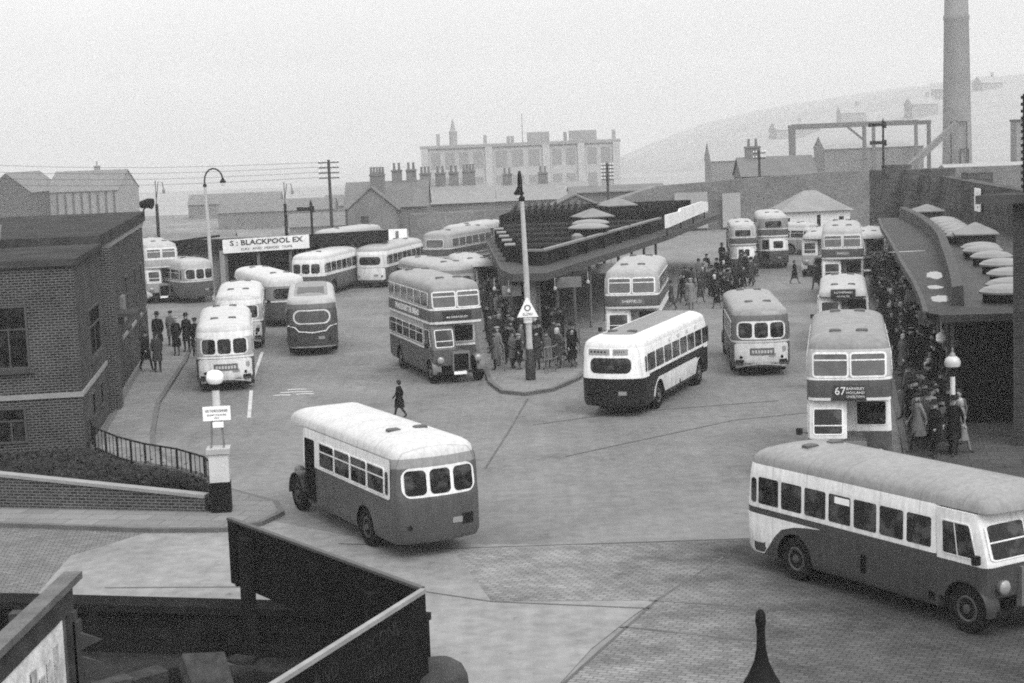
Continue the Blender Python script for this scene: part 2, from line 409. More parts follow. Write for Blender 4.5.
def lamp(root, x, y, z, r, name='headlight', m=None, sgn=1):
    mb = MB(); n = 14
    prof = [(r*.35, -.16), (r*.85, -.1), (r, 0.), (r*.96, .012)]
    rings = [[(x+q*math.cos(2*math.pi*k/n), y+sgn*t, z+q*math.sin(2*math.pi*k/n)) for k in range(n)] for q, t in prof]
    mb.loft(rings, [0]*3); h = mb.build(name, STEEL, root)
    mb = MB(); prof = [(r*.93, .014), (r*.7, .045), (r*.3, .062)]
    rings = [[(x+q*math.cos(2*math.pi*k/n), y+sgn*t, z+q*math.sin(2*math.pi*k/n)) for k in range(n)] for q, t in prof]
    mb.loft(rings, [0]*2); mb.build('lens', m or LAMPGLASS, h)
def fender(root, x0, x1, yc, rad, a0, a1, m, z=.47, name='mudguard', t=.03):
    mb = MB(); rings = []
    for i in range(13):
        a = R(a0+(a1-a0)*i/12); c, s_ = math.cos(a), math.sin(a)
        rings.append([(x0, yc+c*rad, z+s_*rad), (x1, yc+c*rad, z+s_*rad), (x1, yc+c*(rad+t), z+s_*(rad+t)), ((x0+x1)/2, yc+c*(rad+t*2.2), z+s_*(rad+t*2.2)), (x0, yc+c*(rad+t), z+s_*(rad+t))])
    mb.loft(rings, [0]*12); return mb.build(name, m, root)

def half_cab(root, W, wb, yb, yf, ztop, low, band, frame, glass, rad_m=None, dark_front=False, guard=None, raked=.22, full=False):
    """driver's cab on the offside, bonnet and radiator beside it"""
    # cab body: closed frustum-like block
    x0, x1 = (-(W/2-.015) if full else .08), W/2-.015
    prof = [(.62, yf-.12), (1.38, yf-.06), (1.46, yf-.06), (ztop-.18, yf-.06-raked), (ztop, yf-.1-raked)]
    mb = MB(); rings = [[(x1, yb-.02, z), (x1, y-.14, z), (x1-.05, y-.04, z), (x1-.14, y, z), (x0+.1, y, z), (x0, y-.08, z), (x0, yb-.02, z)] for z, y in prof]
    mb.loft(rings, [0, 1, 1, 1], True, True, 0, 1)
    cabo = mb.build('driver_cab', [low, band], root)
    cut_arches(cabo, W, [wb], .47, .58)
    M = planemap((x0+.1, yf-.06, 1.46), (x1-.14, yf-.06, 1.46), (x0+.1, yf-.06-raked, ztop-.18), (x1-.14, yf-.06-raked, ztop-.18), (0, .97, .25))
    if full:
        for u0, u1 in ((.02, .48), (.52, .98)): window(M, u0, u1, .07, .93, .06, frame, cabo, fw=.03, bars=(.5,), g=glass, name='windscreen')
    else: window(M, .04, .96, .07, .93, .06, frame, cabo, fw=.045, bars=(.36,), g=glass, name='windscreen')
    M = planemap((x1, yb+.12, 1.46), (x1, yf-.28, 1.46), (x1, yb+.12, ztop-.18), (x1, yf-.28-raked, ztop-.18), (1, 0, 0))
    window(M, .03, .97, .08, .92, .05, frame, cabo, fw=.03, vbars=(.45,), g=GLASS, name='cab_window')
    # bonnet and radiator
    bx0, bx1 = -.46, .3
    mb = MB(); rings = []
    for y, zt, dx in ((yb-.02, 1.36, .0), (yf-.14, 1.3, .05)):
        rings.append([(bx0+dx, y, .6), (bx1-dx, y, .6), (bx1-dx, y, zt-.2), (bx1-dx-.12, y, zt-.03), ((bx0+bx1)/2, y, zt+.02), (bx0+dx+.12, y, zt-.03), (bx0+dx, y, zt-.2)])
    mb.loft(rings, [0]); mb.build('bonnet', low, root)
    mb = MB(); mb.box(-.44, .28, yf-.14, yf+.0, .5, 1.3); ra = mb.build('radiator', rad_m or STEEL, root)
    mb = MB(); mb.box(-.38, .22, yf, yf+.02, .56, 1.2); mb.build('grille', DARK, ra)
    g = guard or low
    fender(root, -W/2+.0, -W/2+.36, wb, .55, -5, 165, g); 
    fender(root, W/2-.36, W/2+.005, wb, .55, -5, 120, g)
    lamp(root, -.78, yf+.03, .98, .15); lamp(root, .78, yf+.03, .98, .15)
    mb = MB(); mb.box(-.95, .95, yf-.02, yf+.06, .42, .52); mb.build('front_beam', IRON, root)
    mb = MB(); mb.box(-.26, .26, yf+.065, yf+.085, .38, .5); mb.build('number_plate', WHITE, root)
    mb = MB(); mb.tube([(x1, yf-.25, 1.5), (x1+.22, yf-.12, 1.58)], .012, 5); mi = mb.build('mirror', IRON, root)
    mb = MB(); mb.lathe([(.02, -.1), (.09, -.08), (.09, .08), (.02, .1)], (x1+.23, yf-.12, 1.58), 8); mb.build('mirror_head', IRON, mi)

def make_bus(label, X, Y, yaw, dd=False, W=2.3, wb=5., ro=2., low=.16, belt=.6, win=.6, cant=.6, roof=.55, roof_edge=None, frame=.7,
             rear='3', front='half', rr=.5, glass=None, glassf=None, rim=.14, deck=None, upbelt=.6, updeck=None, upwin=None,
             rear_low=None, vents='both', name=None, side_band=None, vent_y=None, sc=1., full_cab=False, nwin=None, bars=True, rback=None, cab_band=None, guard=None, door=True, zoff=0.):
    frame = frame*.85 if frame is not None else None
    name = name or ('double_decker_bus' if dd else 'single_decker_bus')
    root = thing(name, label, 'bus', (X, Y, zoff), yaw, 'buses in the bus station')
    root.scale = (sc, sc, sc)
    P = paint; fm = P(frame) if frame is not None else None
    yf = wb+(.62 if front == 'half' else 1.6); yb = wb-.72 if front == 'half' else yf
    yr = -ro; rf = .12 if front == 'half' else .45
    low_m, belt_m, win_m, cant_m, roof_m = P(low), P(belt), P(win), P(cant), P(roof)
    zg = 2.42
    lv = [(.38, .05, .08, .0), (.52, .0, .02, 0), (1.36, 0, 0, 0), (1.44, 0, .0, 0), (2.2, .025, .07, .1 if front == 'full' else 0), (zg, .05, .12, .2 if front == 'full' else 0)]
    sh = Shell(W, yr, yf if front == 'full' else yb, lv, [0, 0, 1, 2, 3], rr, rf, .1, .1 if front == 'full' else 0.)
    body = sh.mb().build('body', [low_m, belt_m, win_m, cant_m, DARK], root)
    cut_arches(body, W, [0.] if front == 'half' else [0., wb])
    for x in (-1, 1):
        add_wheel(root, x, 0., W, P(rim)); add_wheel(root, x, wb, W, P(rim))
    # underframe
    mb = MB(); mb.box(-.4, .4, yr+.7, wb+.3, .42, .6); mb.build('chassis', IRON, root)
    # side windows
    if side_band is not None:
        for sd in 'LR': patch(sh.map(sd), yr+rr*.9, yb-.02, 1.44, 2.4, .12, .012, 'window_band', P(side_band), root)
    gl = glass or GLASS
    ya, ye = yr+.62, yb-.12
    n = nwin or (6 if not dd else 5)
    for sd in 'LR':
        M = sh.map(sd); y1 = ye-.82 if (sd == 'L' and door and not dd) else ye
        wdt = (ye-ya)/n
        for i in range(n):
            a, b = ya+wdt*i+.05, ya+wdt*(i+1)-.05
            b = min(b, y1)
            if b-a < .3: continue
            window(M, a, b, 1.54, 2.14, .05, fm if win < .5 else None, root, fw=.03, g=gl, bars=(1.93,) if bars else (), off=.005 if side_band is None else .019)
            if win >= .5 and bars: pass
        if sd == 'L' and door and not dd:
            dr = patch(M, ye-.74, ye-.02, .5, 2.15, .06, .006 if side_band is None else .02, 'dark_entrance', DARK, root)  # flat dark patch painted for the shade inside the entrance recess
        # small rear quarter light
        window(M, yr+.42, yr+.62-.02, 1.54, 2.1, .08, None, root, g=gl, name='quarter_light', off=.005 if side_band is None else .019)
    M = sh.map('rear')
    if rear_low is not None:
        patch(M, -W/2+.1, W/2-.1, .55, 1.34, .12, .006, 'rear_panel', P(rear_low), root)
    if rear == '3':
        sp = patch(M, -.95, .95, 1.49, 2.2, .24, .008, 'window_surround', fm, root)
        for cx in (-.62, 0, .62):
            window(M, cx-.265, cx+.265, 1.55, 2.14, .12, None, root, g=gl, off=.016, name='rear_window')
    elif rear == 'wide':
        window(M, -.74, .74, 1.55, 2.08, .2, None, root, g=gl, off=.01, name='rear_window')
    elif rear == 'dd':
        window(M, -.7, .7, 1.55, 2.1, .1, fm, root, g=gl, name='rear_window')
    if not dd:
        zt, hh = zg, .42
        yfr = yf-.06 if front == 'half' else yf-.2
        rb = roof_mb(W-.1, yr+.12, yfr, zg, hh, rr, .3 if front == 'half' else .45, .1, .06, edge=roof_edge[1] if roof_edge else None)
        rf_o = rb.build('roof', [roof_m, P(roof_edge[0]) if roof_edge else roof_m], root, smooth=50)
        if front == 'half':
            # bulkhead window beside the bonnet
            window(sh.map('front'), -.98, -.2, 1.55, 2.15, .06, fm, root, g=gl, name='bulkhead_window')
    else:
        zu = 3.8; yfu = wb+.5
        lv2 = [(zg, 0, .05, .03), (2.52, 0, .05, .0), (2.98, 0, .06, .0), (3.05, 0, .06, .01), (3.72, .03, .1, .1), (zu, .05, .12, .13)]
        du = Shell(W, yr, yfu, lv2, [0, 1, 2, 3, 3], rr, .3, .08, .05)
        ud = du.mb().build('upper_deck', [P(upbelt), P(deck if deck is not None else low), P(belt), P(upwin if upwin is not None else win)], root)
        gu = glassf or GLASS2
        ya, ye = yr+.55, yfu-.35; n2 = 6; wdt = (ye-ya)/n2
        for sd in 'LR':
            for i in range(n2):
                window(du.map(sd), ya+wdt*i+.05, ya+wdt*(i+1)-.05, 3.12, 3.66, .05, fm if (upwin or win) < .5 else None, root, fw=.025, g=gl, name='upper_window')
        for cx in (-.5, .5):
            window(du.map('front'), cx-.44, cx+.44, 3.1, 3.68, .06, fm, root, fw=.05, g=gu, name='upper_front_window', bars=(3.52,) if bars else ())
        window(du.map('rear'), -.62, .62, 3.1, 3.62, .14, fm, root, fw=.05, g=gl, name='upper_rear_window')
        zt, hh = zu, .4
        rb = roof_mb(W-.1, yr+.12, yfu-.13, zu, hh, rr, .32, .08, .05)
        rb.build('roof', [roof_m], root, smooth=50)
        if front == 'half':
            window(sh.map('front'), -.98, -.2, 1.55, 2.2, .06, fm, root, g=gl, name='bulkhead_window')
        root['_du'] = 0
        ROOTS[root.name] = du
    if front == 'half':
        half_cab(root, W, wb, yb, yf, zg-.03, low_m, P(cab_band) if cab_band is not None else win_m, fm, GLASS, guard=P(guard) if guard is not None else None, full=full_cab)
    yy = []
    if vents in ('both', 'rear'): yy.append(yr+1.5)
    if vents in ('both', 'front'): yy.append(wb-.6)
    for y in (vent_y or yy):
        for x in (-.36, .36):
            z = roof_z(W-.1, zt, hh, x)
            mb = MB(); rings = [[(x-.16*k, y-.1*k, z+q), (x+.16*k, y-.1*k, z+q), (x+.16*k, y+.1*k, z+q), (x-.16*k, y+.1*k, z+q)] for k, q in ((1, -.05), (1, .035), (.7, .06))]
            mb.loft(rings, [0, 0]); mb.build('roof_vent', mat('vent_metal', .07, .6), root)
    # rear plate and lamps
    M = sh.map('rear')
    patch(M, .28, .56, .78, .92, .015, .012, 'number_plate', mat('plate_grey', .2, .6), root, n=3)
    for x in (-.8, .8):
        patch(M, x-.06, x+.06, .72, .84, .05, .014, 'tail_lamp', IRON, root)
    return root, sh
ROOTS = {}
# ------------------------------------------------------------------ people
def skin_body(lL, lR, aL, aR, bendL=.0, bendR=.0, slim=1., head=0.):
    """one continuous figure; legs lL / lR and arms aL / aR swing forward by that many metres at ankle / wrist"""
    V = []; E_ = []; RAD = []
    def v(p, r, par=None):
        V.append(p); RAD.append(r if isinstance(r, tuple) else (r, r)); i = len(V)-1
        if par is not None: E_.append((par, i))
        return i
    pel = v((0,0,.94), (.15*slim, .11)); sp = v((0,0,1.12), (.135*slim, .1), pel); ch = v((0,0,1.32), (.165*slim, .115), sp)
    nk = v((0,.0,1.47), .058, ch); hb = v((head*.02,.02,1.55), (.07,.085), nk); hm = v((head*.03,.025,1.63), (.078,.098), hb); v((head*.03,.012,1.71), (.055,.07), hm)
    v((head*.05,.135,1.615), .014, hm)
    for sx in (-1, 1): v((sx*.088+head*.03, .0, 1.61), .012, hm)
    for sx, sw, bd in ((-1, aL, bendL), (1, aR, bendR)):
        sh = v((sx*.175*slim, 0, 1.405), .066, ch)
        el = v((sx*.225*slim, sw*.45-.03, 1.13), .05, sh)
        wr = v((sx*.215*slim-sx*bd*.08, sw+.03+bd*.16, .9+abs(sw)*.16+bd*.14), (.032, .026), el)
        pm = v((sx*.215*slim-sx*bd*.1, sw*1.1+.055+bd*.2, .83+abs(sw)*.2+bd*.17), (.018, .036), wr)
        bx, by, bz = V[pm]
        for k, ln in enumerate((.066, .076, .07, .055)):
            a = v((bx+sx*.006, by+.03-.02*k, bz-ln*.55), .0085, pm); v((bx-sx*.012, by+.036-.02*k, bz-ln), .007, a)
        th = v((bx-sx*.02, by+.045, bz+.015), .01, pm); v((bx-sx*.03, by+.06, bz-.022), .008, th)
    for sx, sw in ((-1, lL), (1, lR)):
        hp = v((sx*.09, 0, .88), .1*slim, pel)
        kn = v((sx*.1, sw*.5+.03*(1 if sw >= 0 else 1.4), .49), .064, hp)
        lift = max(0, -sw)*.22
        an = v((sx*.1, sw-.02, .085+lift), .045, kn); v((sx*.115, sw+.13, .038+lift*.25), (.045,.032), an)
    me = bpy.data.meshes.new('skeleton'); me.from_pydata(V, E_, [])
    o = bpy.data.objects.new('skeleton', me); COL.objects.link(o)
    o.modifiers.new('skin', 'SKIN'); sk = me.skin_vertices[0].data if me.skin_vertices else None
    if sk is None:
        bm = bmesh.new(); bm.from_mesh(me); bm.verts.layers.skin.verify(); bm.to_mesh(me); bm.free(); sk = me.skin_vertices[0].data
    for i, q in enumerate(RAD): sk[i].radius = q; sk[i].use_root = (i == 0)
    sb = o.modifiers.new('sub', 'SUBSURF'); sb.levels = 1; sb.render_levels = 1
    dg = bpy.context.evaluated_depsgraph_get(); dg.update()
    out = bpy.data.meshes.new_from_object(o.evaluated_get(dg)); bpy.data.objects.remove(o)
    return out
SKIN = mat('skin', .24, .6, .3, .08, 8); SHOE = mat('shoe_leather', .015, .4, .4, .2, 8)
TROUS = [mat('trouser_wool', .018, .9, .02, .2, 8), mat('stocking', .12, .8, .2, .1, 8)]
COATS = {'black': mat('black_coat', .009, .9, .02, .25, 6), 'dark grey': mat('dark_grey_coat', .035, .9, .02, .25, 6), 'mid grey': mat('mid_grey_coat', .085, .9, .02, .2, 6), 'pale': mat('pale_coat', .15, .9, .1, .15, 6)}
HATM = {'dark': mat('dark_felt', .018, .9, .02, .2, 8), 'pale': mat('pale_felt', .2, .9, .1, .2, 8)}
HAIRM = mat('dark_hair', .02, .7, .2, .3, 20); SCARF = mat('white_headscarf', .32, .9, .1, .1, 8)
def ell(rx, ry, z, cx=0., cy=0., n=14): return [(cx+rx*math.cos(2*math.pi*k/n), cy+ry*math.sin(2*math.pi*k/n), z) for k in range(n)]
def coat_mb(hem, flare, stride, slim=1.):
    mb = MB(); s_ = stride
    rings = [ell(.075, .075, 1.475), ell(.13*slim, .1, 1.445), ell(.2*slim, .125, 1.39), ell(.205*slim, .14, 1.28), ell(.185*slim, .14, 1.12), ell(.19*slim, .145, .98), ell(.2*slim+flare*.4, .16+s_*.25, .8)]
    z = .62
    while z > hem: rings.append(ell(.205*slim+flare*(.9-z), .165+s_*(.95-z)*.75+flare*(.9-z)*.6, z)); z -= .16
    rings.append(ell(.208*slim+flare*(.92-hem), .168+s_*(.95-hem)*.75+flare*(.92-hem)*.6, hem))
    mb.loft(rings, [0]*(len(rings)-1)); return mb
def hat_mb(kind):
    mb = MB()
    if kind == 'flat cap':
        mb.loft([ell(.1, .118, 1.665, 0, .012), ell(.122, .145, 1.69, 0, .012), ell(.118, .14, 1.725, 0, .012), ell(.06, .08, 1.752, 0, 0)], [0]*3)
        mb.loft([ell(.085, .05, 1.662, 0, .135), ell(.08, .046, 1.676, 0, .135)], [0])
    elif kind == 'trilby':
        mb.loft([ell(.15, .175, 1.672, 0, .015), ell(.155, .18, 1.684, 0, .015), ell(.1, .12, 1.692, 0, .012), ell(.092, .112, 1.76, 0, .012), ell(.07, .1, 1.80, 0, .012), ell(.03, .06, 1.79, 0, .012)], [0]*5)
    elif kind == 'beret':
        mb.loft([ell(.088, .1, 1.68, 0, .01), ell(.13, .14, 1.71, .01, 0), ell(.12, .13, 1.745, .015, -.01), ell(.04, .05, 1.765, .02, -.01)], [0]*3)
    elif kind in ('headscarf', 'hair'):
        b = 1.5 if kind == 'headscarf' else 1.56
        mb.loft([ell(.075, .06, b, 0, -.045), ell(.1, .09, 1.6, 0, -.028), ell(.105, .108, 1.68, 0, -.008), ell(.085, .092, 1.735, 0, .0), ell(.03, .04, 1.765)], [0]*4)
    return mb
POSES = {'standing': (0.02, -.02, .0, .0, 0, 0), 'walking': (.3, -.3, -.2, .2, 0, 0), 'waiting': (.0, .05, .05, .02, .9, .8), 'striding': (-.34, .3, .22, -.18, .0, .4), 'leaning': (.1, -.05, .1, -.04, .3, 1.)}
BODY = {}
def body_mesh(pose, tone, woman, hem):
    k = (pose, tone, woman)
    if k in BODY: return BODY[k]
    me = skin_body(*POSES[pose], slim=.88 if woman else 1.)
    for m in (COATS[tone], TROUS[1 if woman else 0], SKIN, SHOE): me.materials.append(m)
    for pg in me.polygons:
        c = pg.center
        if c.z < .1 or (c.z < .17 and abs(c.x) < .2 and c.y < -.25): i = 3
        elif c.z > 1.485: i = 2
        elif abs(c.x) > .15 and .6 < c.z < .93: i = 2
        elif c.z < .86: i = 1
        else: i = 0
        pg.material_index = i; pg.use_smooth = True
    BODY[k] = me; return me
CM, HM_, PROT = {}, {}, {}
PLABELS = {}
def person(x, y, face, pose, tone, hat, label, woman=False, coat=True, sc=1., z=0., group=None):
    hem = .42 if woman else .5
    st = .22 if pose in ('walking', 'striding') else .02
    key = (pose, tone, hat, woman)
    if key in PROT:
        r = dup(PROT[key])
    else:
        hm = {'flat cap': HATM['dark'], 'trilby': HATM['dark'], 'beret': HATM['pale'], 'headscarf': SCARF, 'hair': HAIRM}[hat]
        r = thing('person', label, 'person')
        b = bpy.data.objects.new('body', body_mesh(pose, tone, woman, hem)); COL.objects.link(b); b.parent = r
        coat_mb(hem, .07 if woman else .025, st, .86 if woman else 1.).build('overcoat', COATS[tone], r, smooth=60)
        hn = {'flat cap': 'cap', 'trilby': 'hat', 'beret': 'beret', 'headscarf': 'headscarf', 'hair': 'hair'}[hat]
        hat_mb(hat).build(hn, hm, r, smooth=50)
        PROT[key] = r
    r.location = (x, y, z); r.rotation_euler = (0, 0, face); r.scale = (sc, sc, sc)
    tag(r, label, 'person', group)
    if not group and 'group' in r: del r['group']
    return r

# ------------------------------------------------------------------ setting: ground, roads, pavements
def sstep(a, b, x): t = min(1, max(0, (x-a)/(b-a))); return t*t*(3-2*t)
def terrain_z(x, y):
    z = -.012
    z -= 6.5*sstep(170, 290, y)
    k = sstep(-60, 420, x)
    z += 44*k*sstep(560, 1000, y)                 # hillside on the right
    z -= 45*(1-sstep(-40, 200, x))*sstep(600, 900, y)  # the valley drops away on the left
    return z
xs = [-1200, -700, -400, -250, -160, -100, -60, -40, 40, 60, 90, 120, 160, 210, 260, 310, 360, 420, 520, 700, 1200]
ys = [-60, 20, 60, 120, 170, 185, 200, 215, 230, 250, 270, 290, 330, 400, 480, 560, 620, 680, 740, 800, 860, 920, 980, 1100, 1400]
nx = len(xs)
def land(name, yy, m):
    mb = MB(); mb.mesh([(x, y, terrain_z(x, y)) for y in yy for x in xs], [(j*nx+i, j*nx+i+1, (j+1)*nx+i+1, (j+1)*nx+i) for j in range(len(yy)-1) for i in range(nx-1)])
    struct(mb.build(name, m, smooth=60))
GROUND = mat('rough_ground', .13, .95, .1, .35, .05, fine=.3)
land('ground', [y for y in ys if y <= 400], GROUND); land('hills', [y for y in ys if y >= 400], mat('haze_paled_pasture', .21, .95, .05, .12, .02, fine=.06))  # hill colour paled so that distant haze is put into the surface
ASPH = road_mat('worn_asphalt', .118, R(-14))
PALE = road_mat('pale_road_concrete', .165, R(70), .22, .25)
SETT = brick('stone_setts', .1, .07, .05, .24, .13, .016, .75, .4, .5, R(24), darken_x=True)
SETT2 = brick('pale_stone_setts', .15, .1, .05, .22, .12, .014, .75, .2, .5, R(-8))
FLAG = brick('paving_flags', .16, .125, .06, .9, .6, .012, .85, .14, .4, R(12))
mb = MB(); mb.sheet([(-60, 39.5), (30, 39.5), (60, 60), (60, 172), (-60, 172)], 0.); struct(mb.build('yard_surface', ASPH))
mb = MB(); mb.sheet([(-10.8, 30), (-11.2, 41.2), (-9.2, 44.2), (-6.5, 44.2), (-3.2, 41.2), (1.6, 40.3), (5.3, 39.2), (3.7, 36.8), (2.3, 34.2), (1.3, 32.), (.3, 29)], .004); struct(mb.build('road', PALE))
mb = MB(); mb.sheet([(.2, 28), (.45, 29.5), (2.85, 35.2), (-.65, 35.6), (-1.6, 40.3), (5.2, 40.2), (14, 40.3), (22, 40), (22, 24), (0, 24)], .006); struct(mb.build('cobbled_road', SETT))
mb = MB(); mb.sheet([(-30, 33.5), (-30, 46), (-13.9, 44.9), (-9.2, 44.2), (-11.1, 41.2), (-10.8, 33.5)], .006); struct(mb.build('cobbled_road', SETT2))
# gutters, joints and worn paint lines
def strip(name, pts, wd, z, m):
    mb = MB(); L_ = []; Rr = []
    for i, q in enumerate(pts):
        a = Vector(pts[max(i-1, 0)]); b = Vector(pts[min(i+1, len(pts)-1)]); t = (b-a).normalized(); n = Vector((-t.y, t.x))*wd/2; q = Vector(q)
        L_.append((q.x+n.x, q.y+n.y, z)); Rr.append((q.x-n.x, q.y-n.y, z))
    for i in range(len(pts)-1): mb.face([Rr[i], Rr[i+1], L_[i+1], L_[i]])
    return struct(mb.build(name, m))
JOINT = mat('tarred_joint', .055, .6, .3, .3, 1.); LINE = mat('worn_road_paint', .36, .7, .3, .35, 1.2, fine=.2)
for pts in ([(-.95, 50.2), (-.2, 56.6), (.5, 63.2)], [(1.5, 51.6), (7.4, 56.9), (10.6, 58.0)], [(-4.5, 41.4), (-1.6, 40.45), (5.2, 40.3), (13, 40.4)], [(.6, 57.5), (3.6, 59.2), (9.5, 60.6)], [(-9.5, 38.), (-3., 37.2), (-.65, 35.6), (2.7, 34.6)], [(.3, 29.), (2.85, 35.2), (4.7, 38.6)], [(2.7, 35.2), (5.4, 34.2)], [(1.95, 33.4), (4.6, 32.0)]):
    strip('road_joint', pts, .07, .0105, JOINT)
strip('bay_line', [(-9.67, 61.3), (-10.6, 68.2)], .14, .0105, LINE)
strip('bay_line', [(-10.85, 69.8), (-11.9, 80.6)], .14, .0105, LINE)
for k, (x0, x1, y) in enumerate([(-9.3, -8.0, 67.2), (-9.5, -8.8, 66.5), (-8.6, -7.9, 66.6), (-9.1, -8.3, 67.9)]):
    strip('road_marking', [(x0, y), ((x0+x1)/2, y+.1), (x1, y-.05)], .22, .0105, LINE)
OIL = mat('oil_stain', .1, .45, .4, .3, .8)
KERB = mat('kerb_stone', .09, .8, .2, .2, 1.5, fine=.15); 
def slab(name, poly, z, kerb_w=.18, top=FLAG):
    """raised pavement: flagged top and a kerb course round it"""
    c = Vector((sum(q[0] for q in poly)/len(poly), sum(q[1] for q in poly)/len(poly)))
    inner = []
    n = len(poly); A = sum(poly[i][0]*poly[(i+1) % n][1]-poly[(i+1) % n][0]*poly[i][1] for i in range(n)); sg = 1 if A > 0 else -1
    for i in range(n):
        a = Vector(poly[i-1]); b = Vector(poly[i]); d_ = Vector(poly[(i+1) % n])
        t1 = (b-a).normalized(); t2 = (d_-b).normalized(); nn = (Vector((-t1.y, t1.x))+Vector((-t2.y, t2.x)))*sg
        nn = nn.normalized()*kerb_w; inner.append((b.x+nn.x, b.y+nn.y))
    mb = MB()
    for i in range(n):
        j = (i+1) % n; a, b = poly[i], poly[j]; ia, ib = inner[i], inner[j]
        mb.face([(a[0], a[1], -.02), (b[0], b[1], -.02), (b[0], b[1], z), (a[0], a[1], z)], 1)
        mb.face([(a[0], a[1], z), (b[0], b[1], z), (ib[0], ib[1], z), (ia[0], ia[1], z)], 1)
    mb.face([(q[0], q[1], z) for q in inner], 0)
    return struct(mb.build(name, [top, KERB], smooth=0))
RAIL = [(-14.55, 57.6), (-13.9, 55.6), (-12.7, 53.6), (-11.5, 52.1), (-10.3, 51.), (-9.2, 49.5), (-8.5, 47.6), (-8.15, 45.6)]
pave = [(-30, 45.6), (-13.9, 44.75), (-9.5, 43.35), (-7.6, 43.1), (-6.7, 43.7), (-6.27, 44.9), (-6.6, 46.2), (-8.3, 48.3), (-10.4, 51.9), (-11.9, 55.6), (-12.5, 58.4), (-13.7, 65.25), (-15.09, 78.73), (-16.8, 91.), (-18.9, 91.5), (-14.3, 57.9)]+RAIL[1:]+[(-8.1, 45.1), (-14.6, 46.85), (-30, 48.5)]
slab('pavement', pave, .12)
slab('pavement', [(.41, 63.98), (1.5, 64.8), (2.66, 67.57), (3.2, 70.3), (6.3, 84), (9.73, 97.42), (17, 128), (2, 130), (-2.2, 118), (-2.43, 102), (-1.7, 78.3), (-1.0, 67.3), (-.5, 64.8)], .13)
DARKFLAG = brick('shade_dark_flags', .06, .045, .025, .9, .6, .012, .85, .25, .4, R(12))  # flags darkened in colour to stand for the shade under the canopy
slab('pavement', [(10.2, 44.5), (11.19, 48.35), (15.39, 69.9), (19.69, 93.5), (27., 130), (33, 130), (27, 80), (20, 44.5)], .13, top=DARKFLAG)
mb = MB(); EARTH = mat('dark_earth', .02, .95, .02, .5, .8, fine=.3)
mb.prism([(-30, 48.7), (-14.6, 47.2), (-8.3, 45.5)]+[(q[0]-.12, q[1]-.05) for q in RAIL[::-1]][1:]+[(-16, 57.2), (-30, 55.4)], -.1, lambda x, y: .12+.02*max(0, 51-y)); struct(mb.build('planted_bank', EARTH))
# ivy and rough plants on the bank
mb = MB(); rnd = random.Random(3)
for k in range(5200):
    t = rnd.random(); x = -28+19.5*rnd.random()**.55; y0 = 47.4+(-8.3-x)*.2; y1 = 46+(-8.3-x)*1.35 if x > -14.5 else 55
    y = y0+(min(y1, 55.2)-y0)*rnd.random()
    hz = .16+abs(rnd.gauss(0, .28))*(1 if y < 53 else .6)
    a = rnd.random()*6.28; b = rnd.random()-.2; l_ = .035+.07*rnd.random()
    c = Vector((x, y, hz)); u = Vector((math.cos(a)*math.cos(b), math.sin(a)*math.cos(b), math.sin(b)))*l_; v_ = Vector((-math.sin(a), math.cos(a), rnd.random()-.5)).normalized()*l_*.55
    mb.face([c-u, c-u*.1-v_, c+u, c+u*.1+v_])
stuff(mb.build('ground_cover', mat('dark_foliage', .028, .8, .06, .5, 2.), smooth=0, fix=False))

# ------------------------------------------------------------------ left brick office
BR = brick('office_brick', .032, .015, .11, .235, .088, .016, .9, .35)
BR2 = brick('garden_wall_brick', .05, .025, .14, .235, .085, .013, .9, .3)
STONE = mat('pale_stone', .2, .8, .2, .15, 1.2, fine=.1); ROOFF = mat('felt_roof', .04, .8, .06, .3, .6, fine=.2); COPE = mat('coping_stone', .05, .8, .06, .25, 1.5)
off = thing('brick_office', 'dark brick two storey office with flat roofs and pale stone string course on the left', 'building', (-14.22, 55.61, 0), R(7.47))
mb = MB(); mb.box(-15, 0, 0, 8.6, -.1, 6.2, 0); mb.build('front_wing', BR, off)
mb = MB(); mb.box(-18, -.12, 8.6, 29.9, -.1, 6.0, 0); mb.build('main_block', BR, off)
mb = MB(); mb.box(-.9, .42, 8.15, 9.25, -.1, 6.25, 0); mb.build('corner_pilaster', BR, off)
mb = MB(); mb.box(-15.1, .12, -.12, 8.1, 6.2, 6.42, 0); mb.build('wing_roof', ROOFF, off)
mb = MB(); mb.box(-18.1, .05, 8.05, 30.05, 6.25, 6.72, 0); mb.build('main_roof', ROOFF, off)
mb = MB(); mb.box(-18, -.05, 9.3, 29.95, 6.0, 6.25, 0); mb.build('cornice', STONE, off)
mb = MB(); mb.box(-19, -9.6, 27, 34, 5.8, 7.0, 0); mb.box(-19.1, -9.5, 26.9, 34.1, 7.0, 7.12, 1); mb.build('roof_house', [BR, ROOFF], off)
mb = MB(); mb.box(-15.03, .05, -.05, 8.1, 1.86, 2.02); mb.build('string_course', STONE, off)
mb = MB(); mb.box(-.5, -.07, 9.28, 29.9, 1.86, 2.02); mb.build('string_course', STONE, off)
SASH = glass_mat('dark_sash_glass', .004, .02, .5, .04)
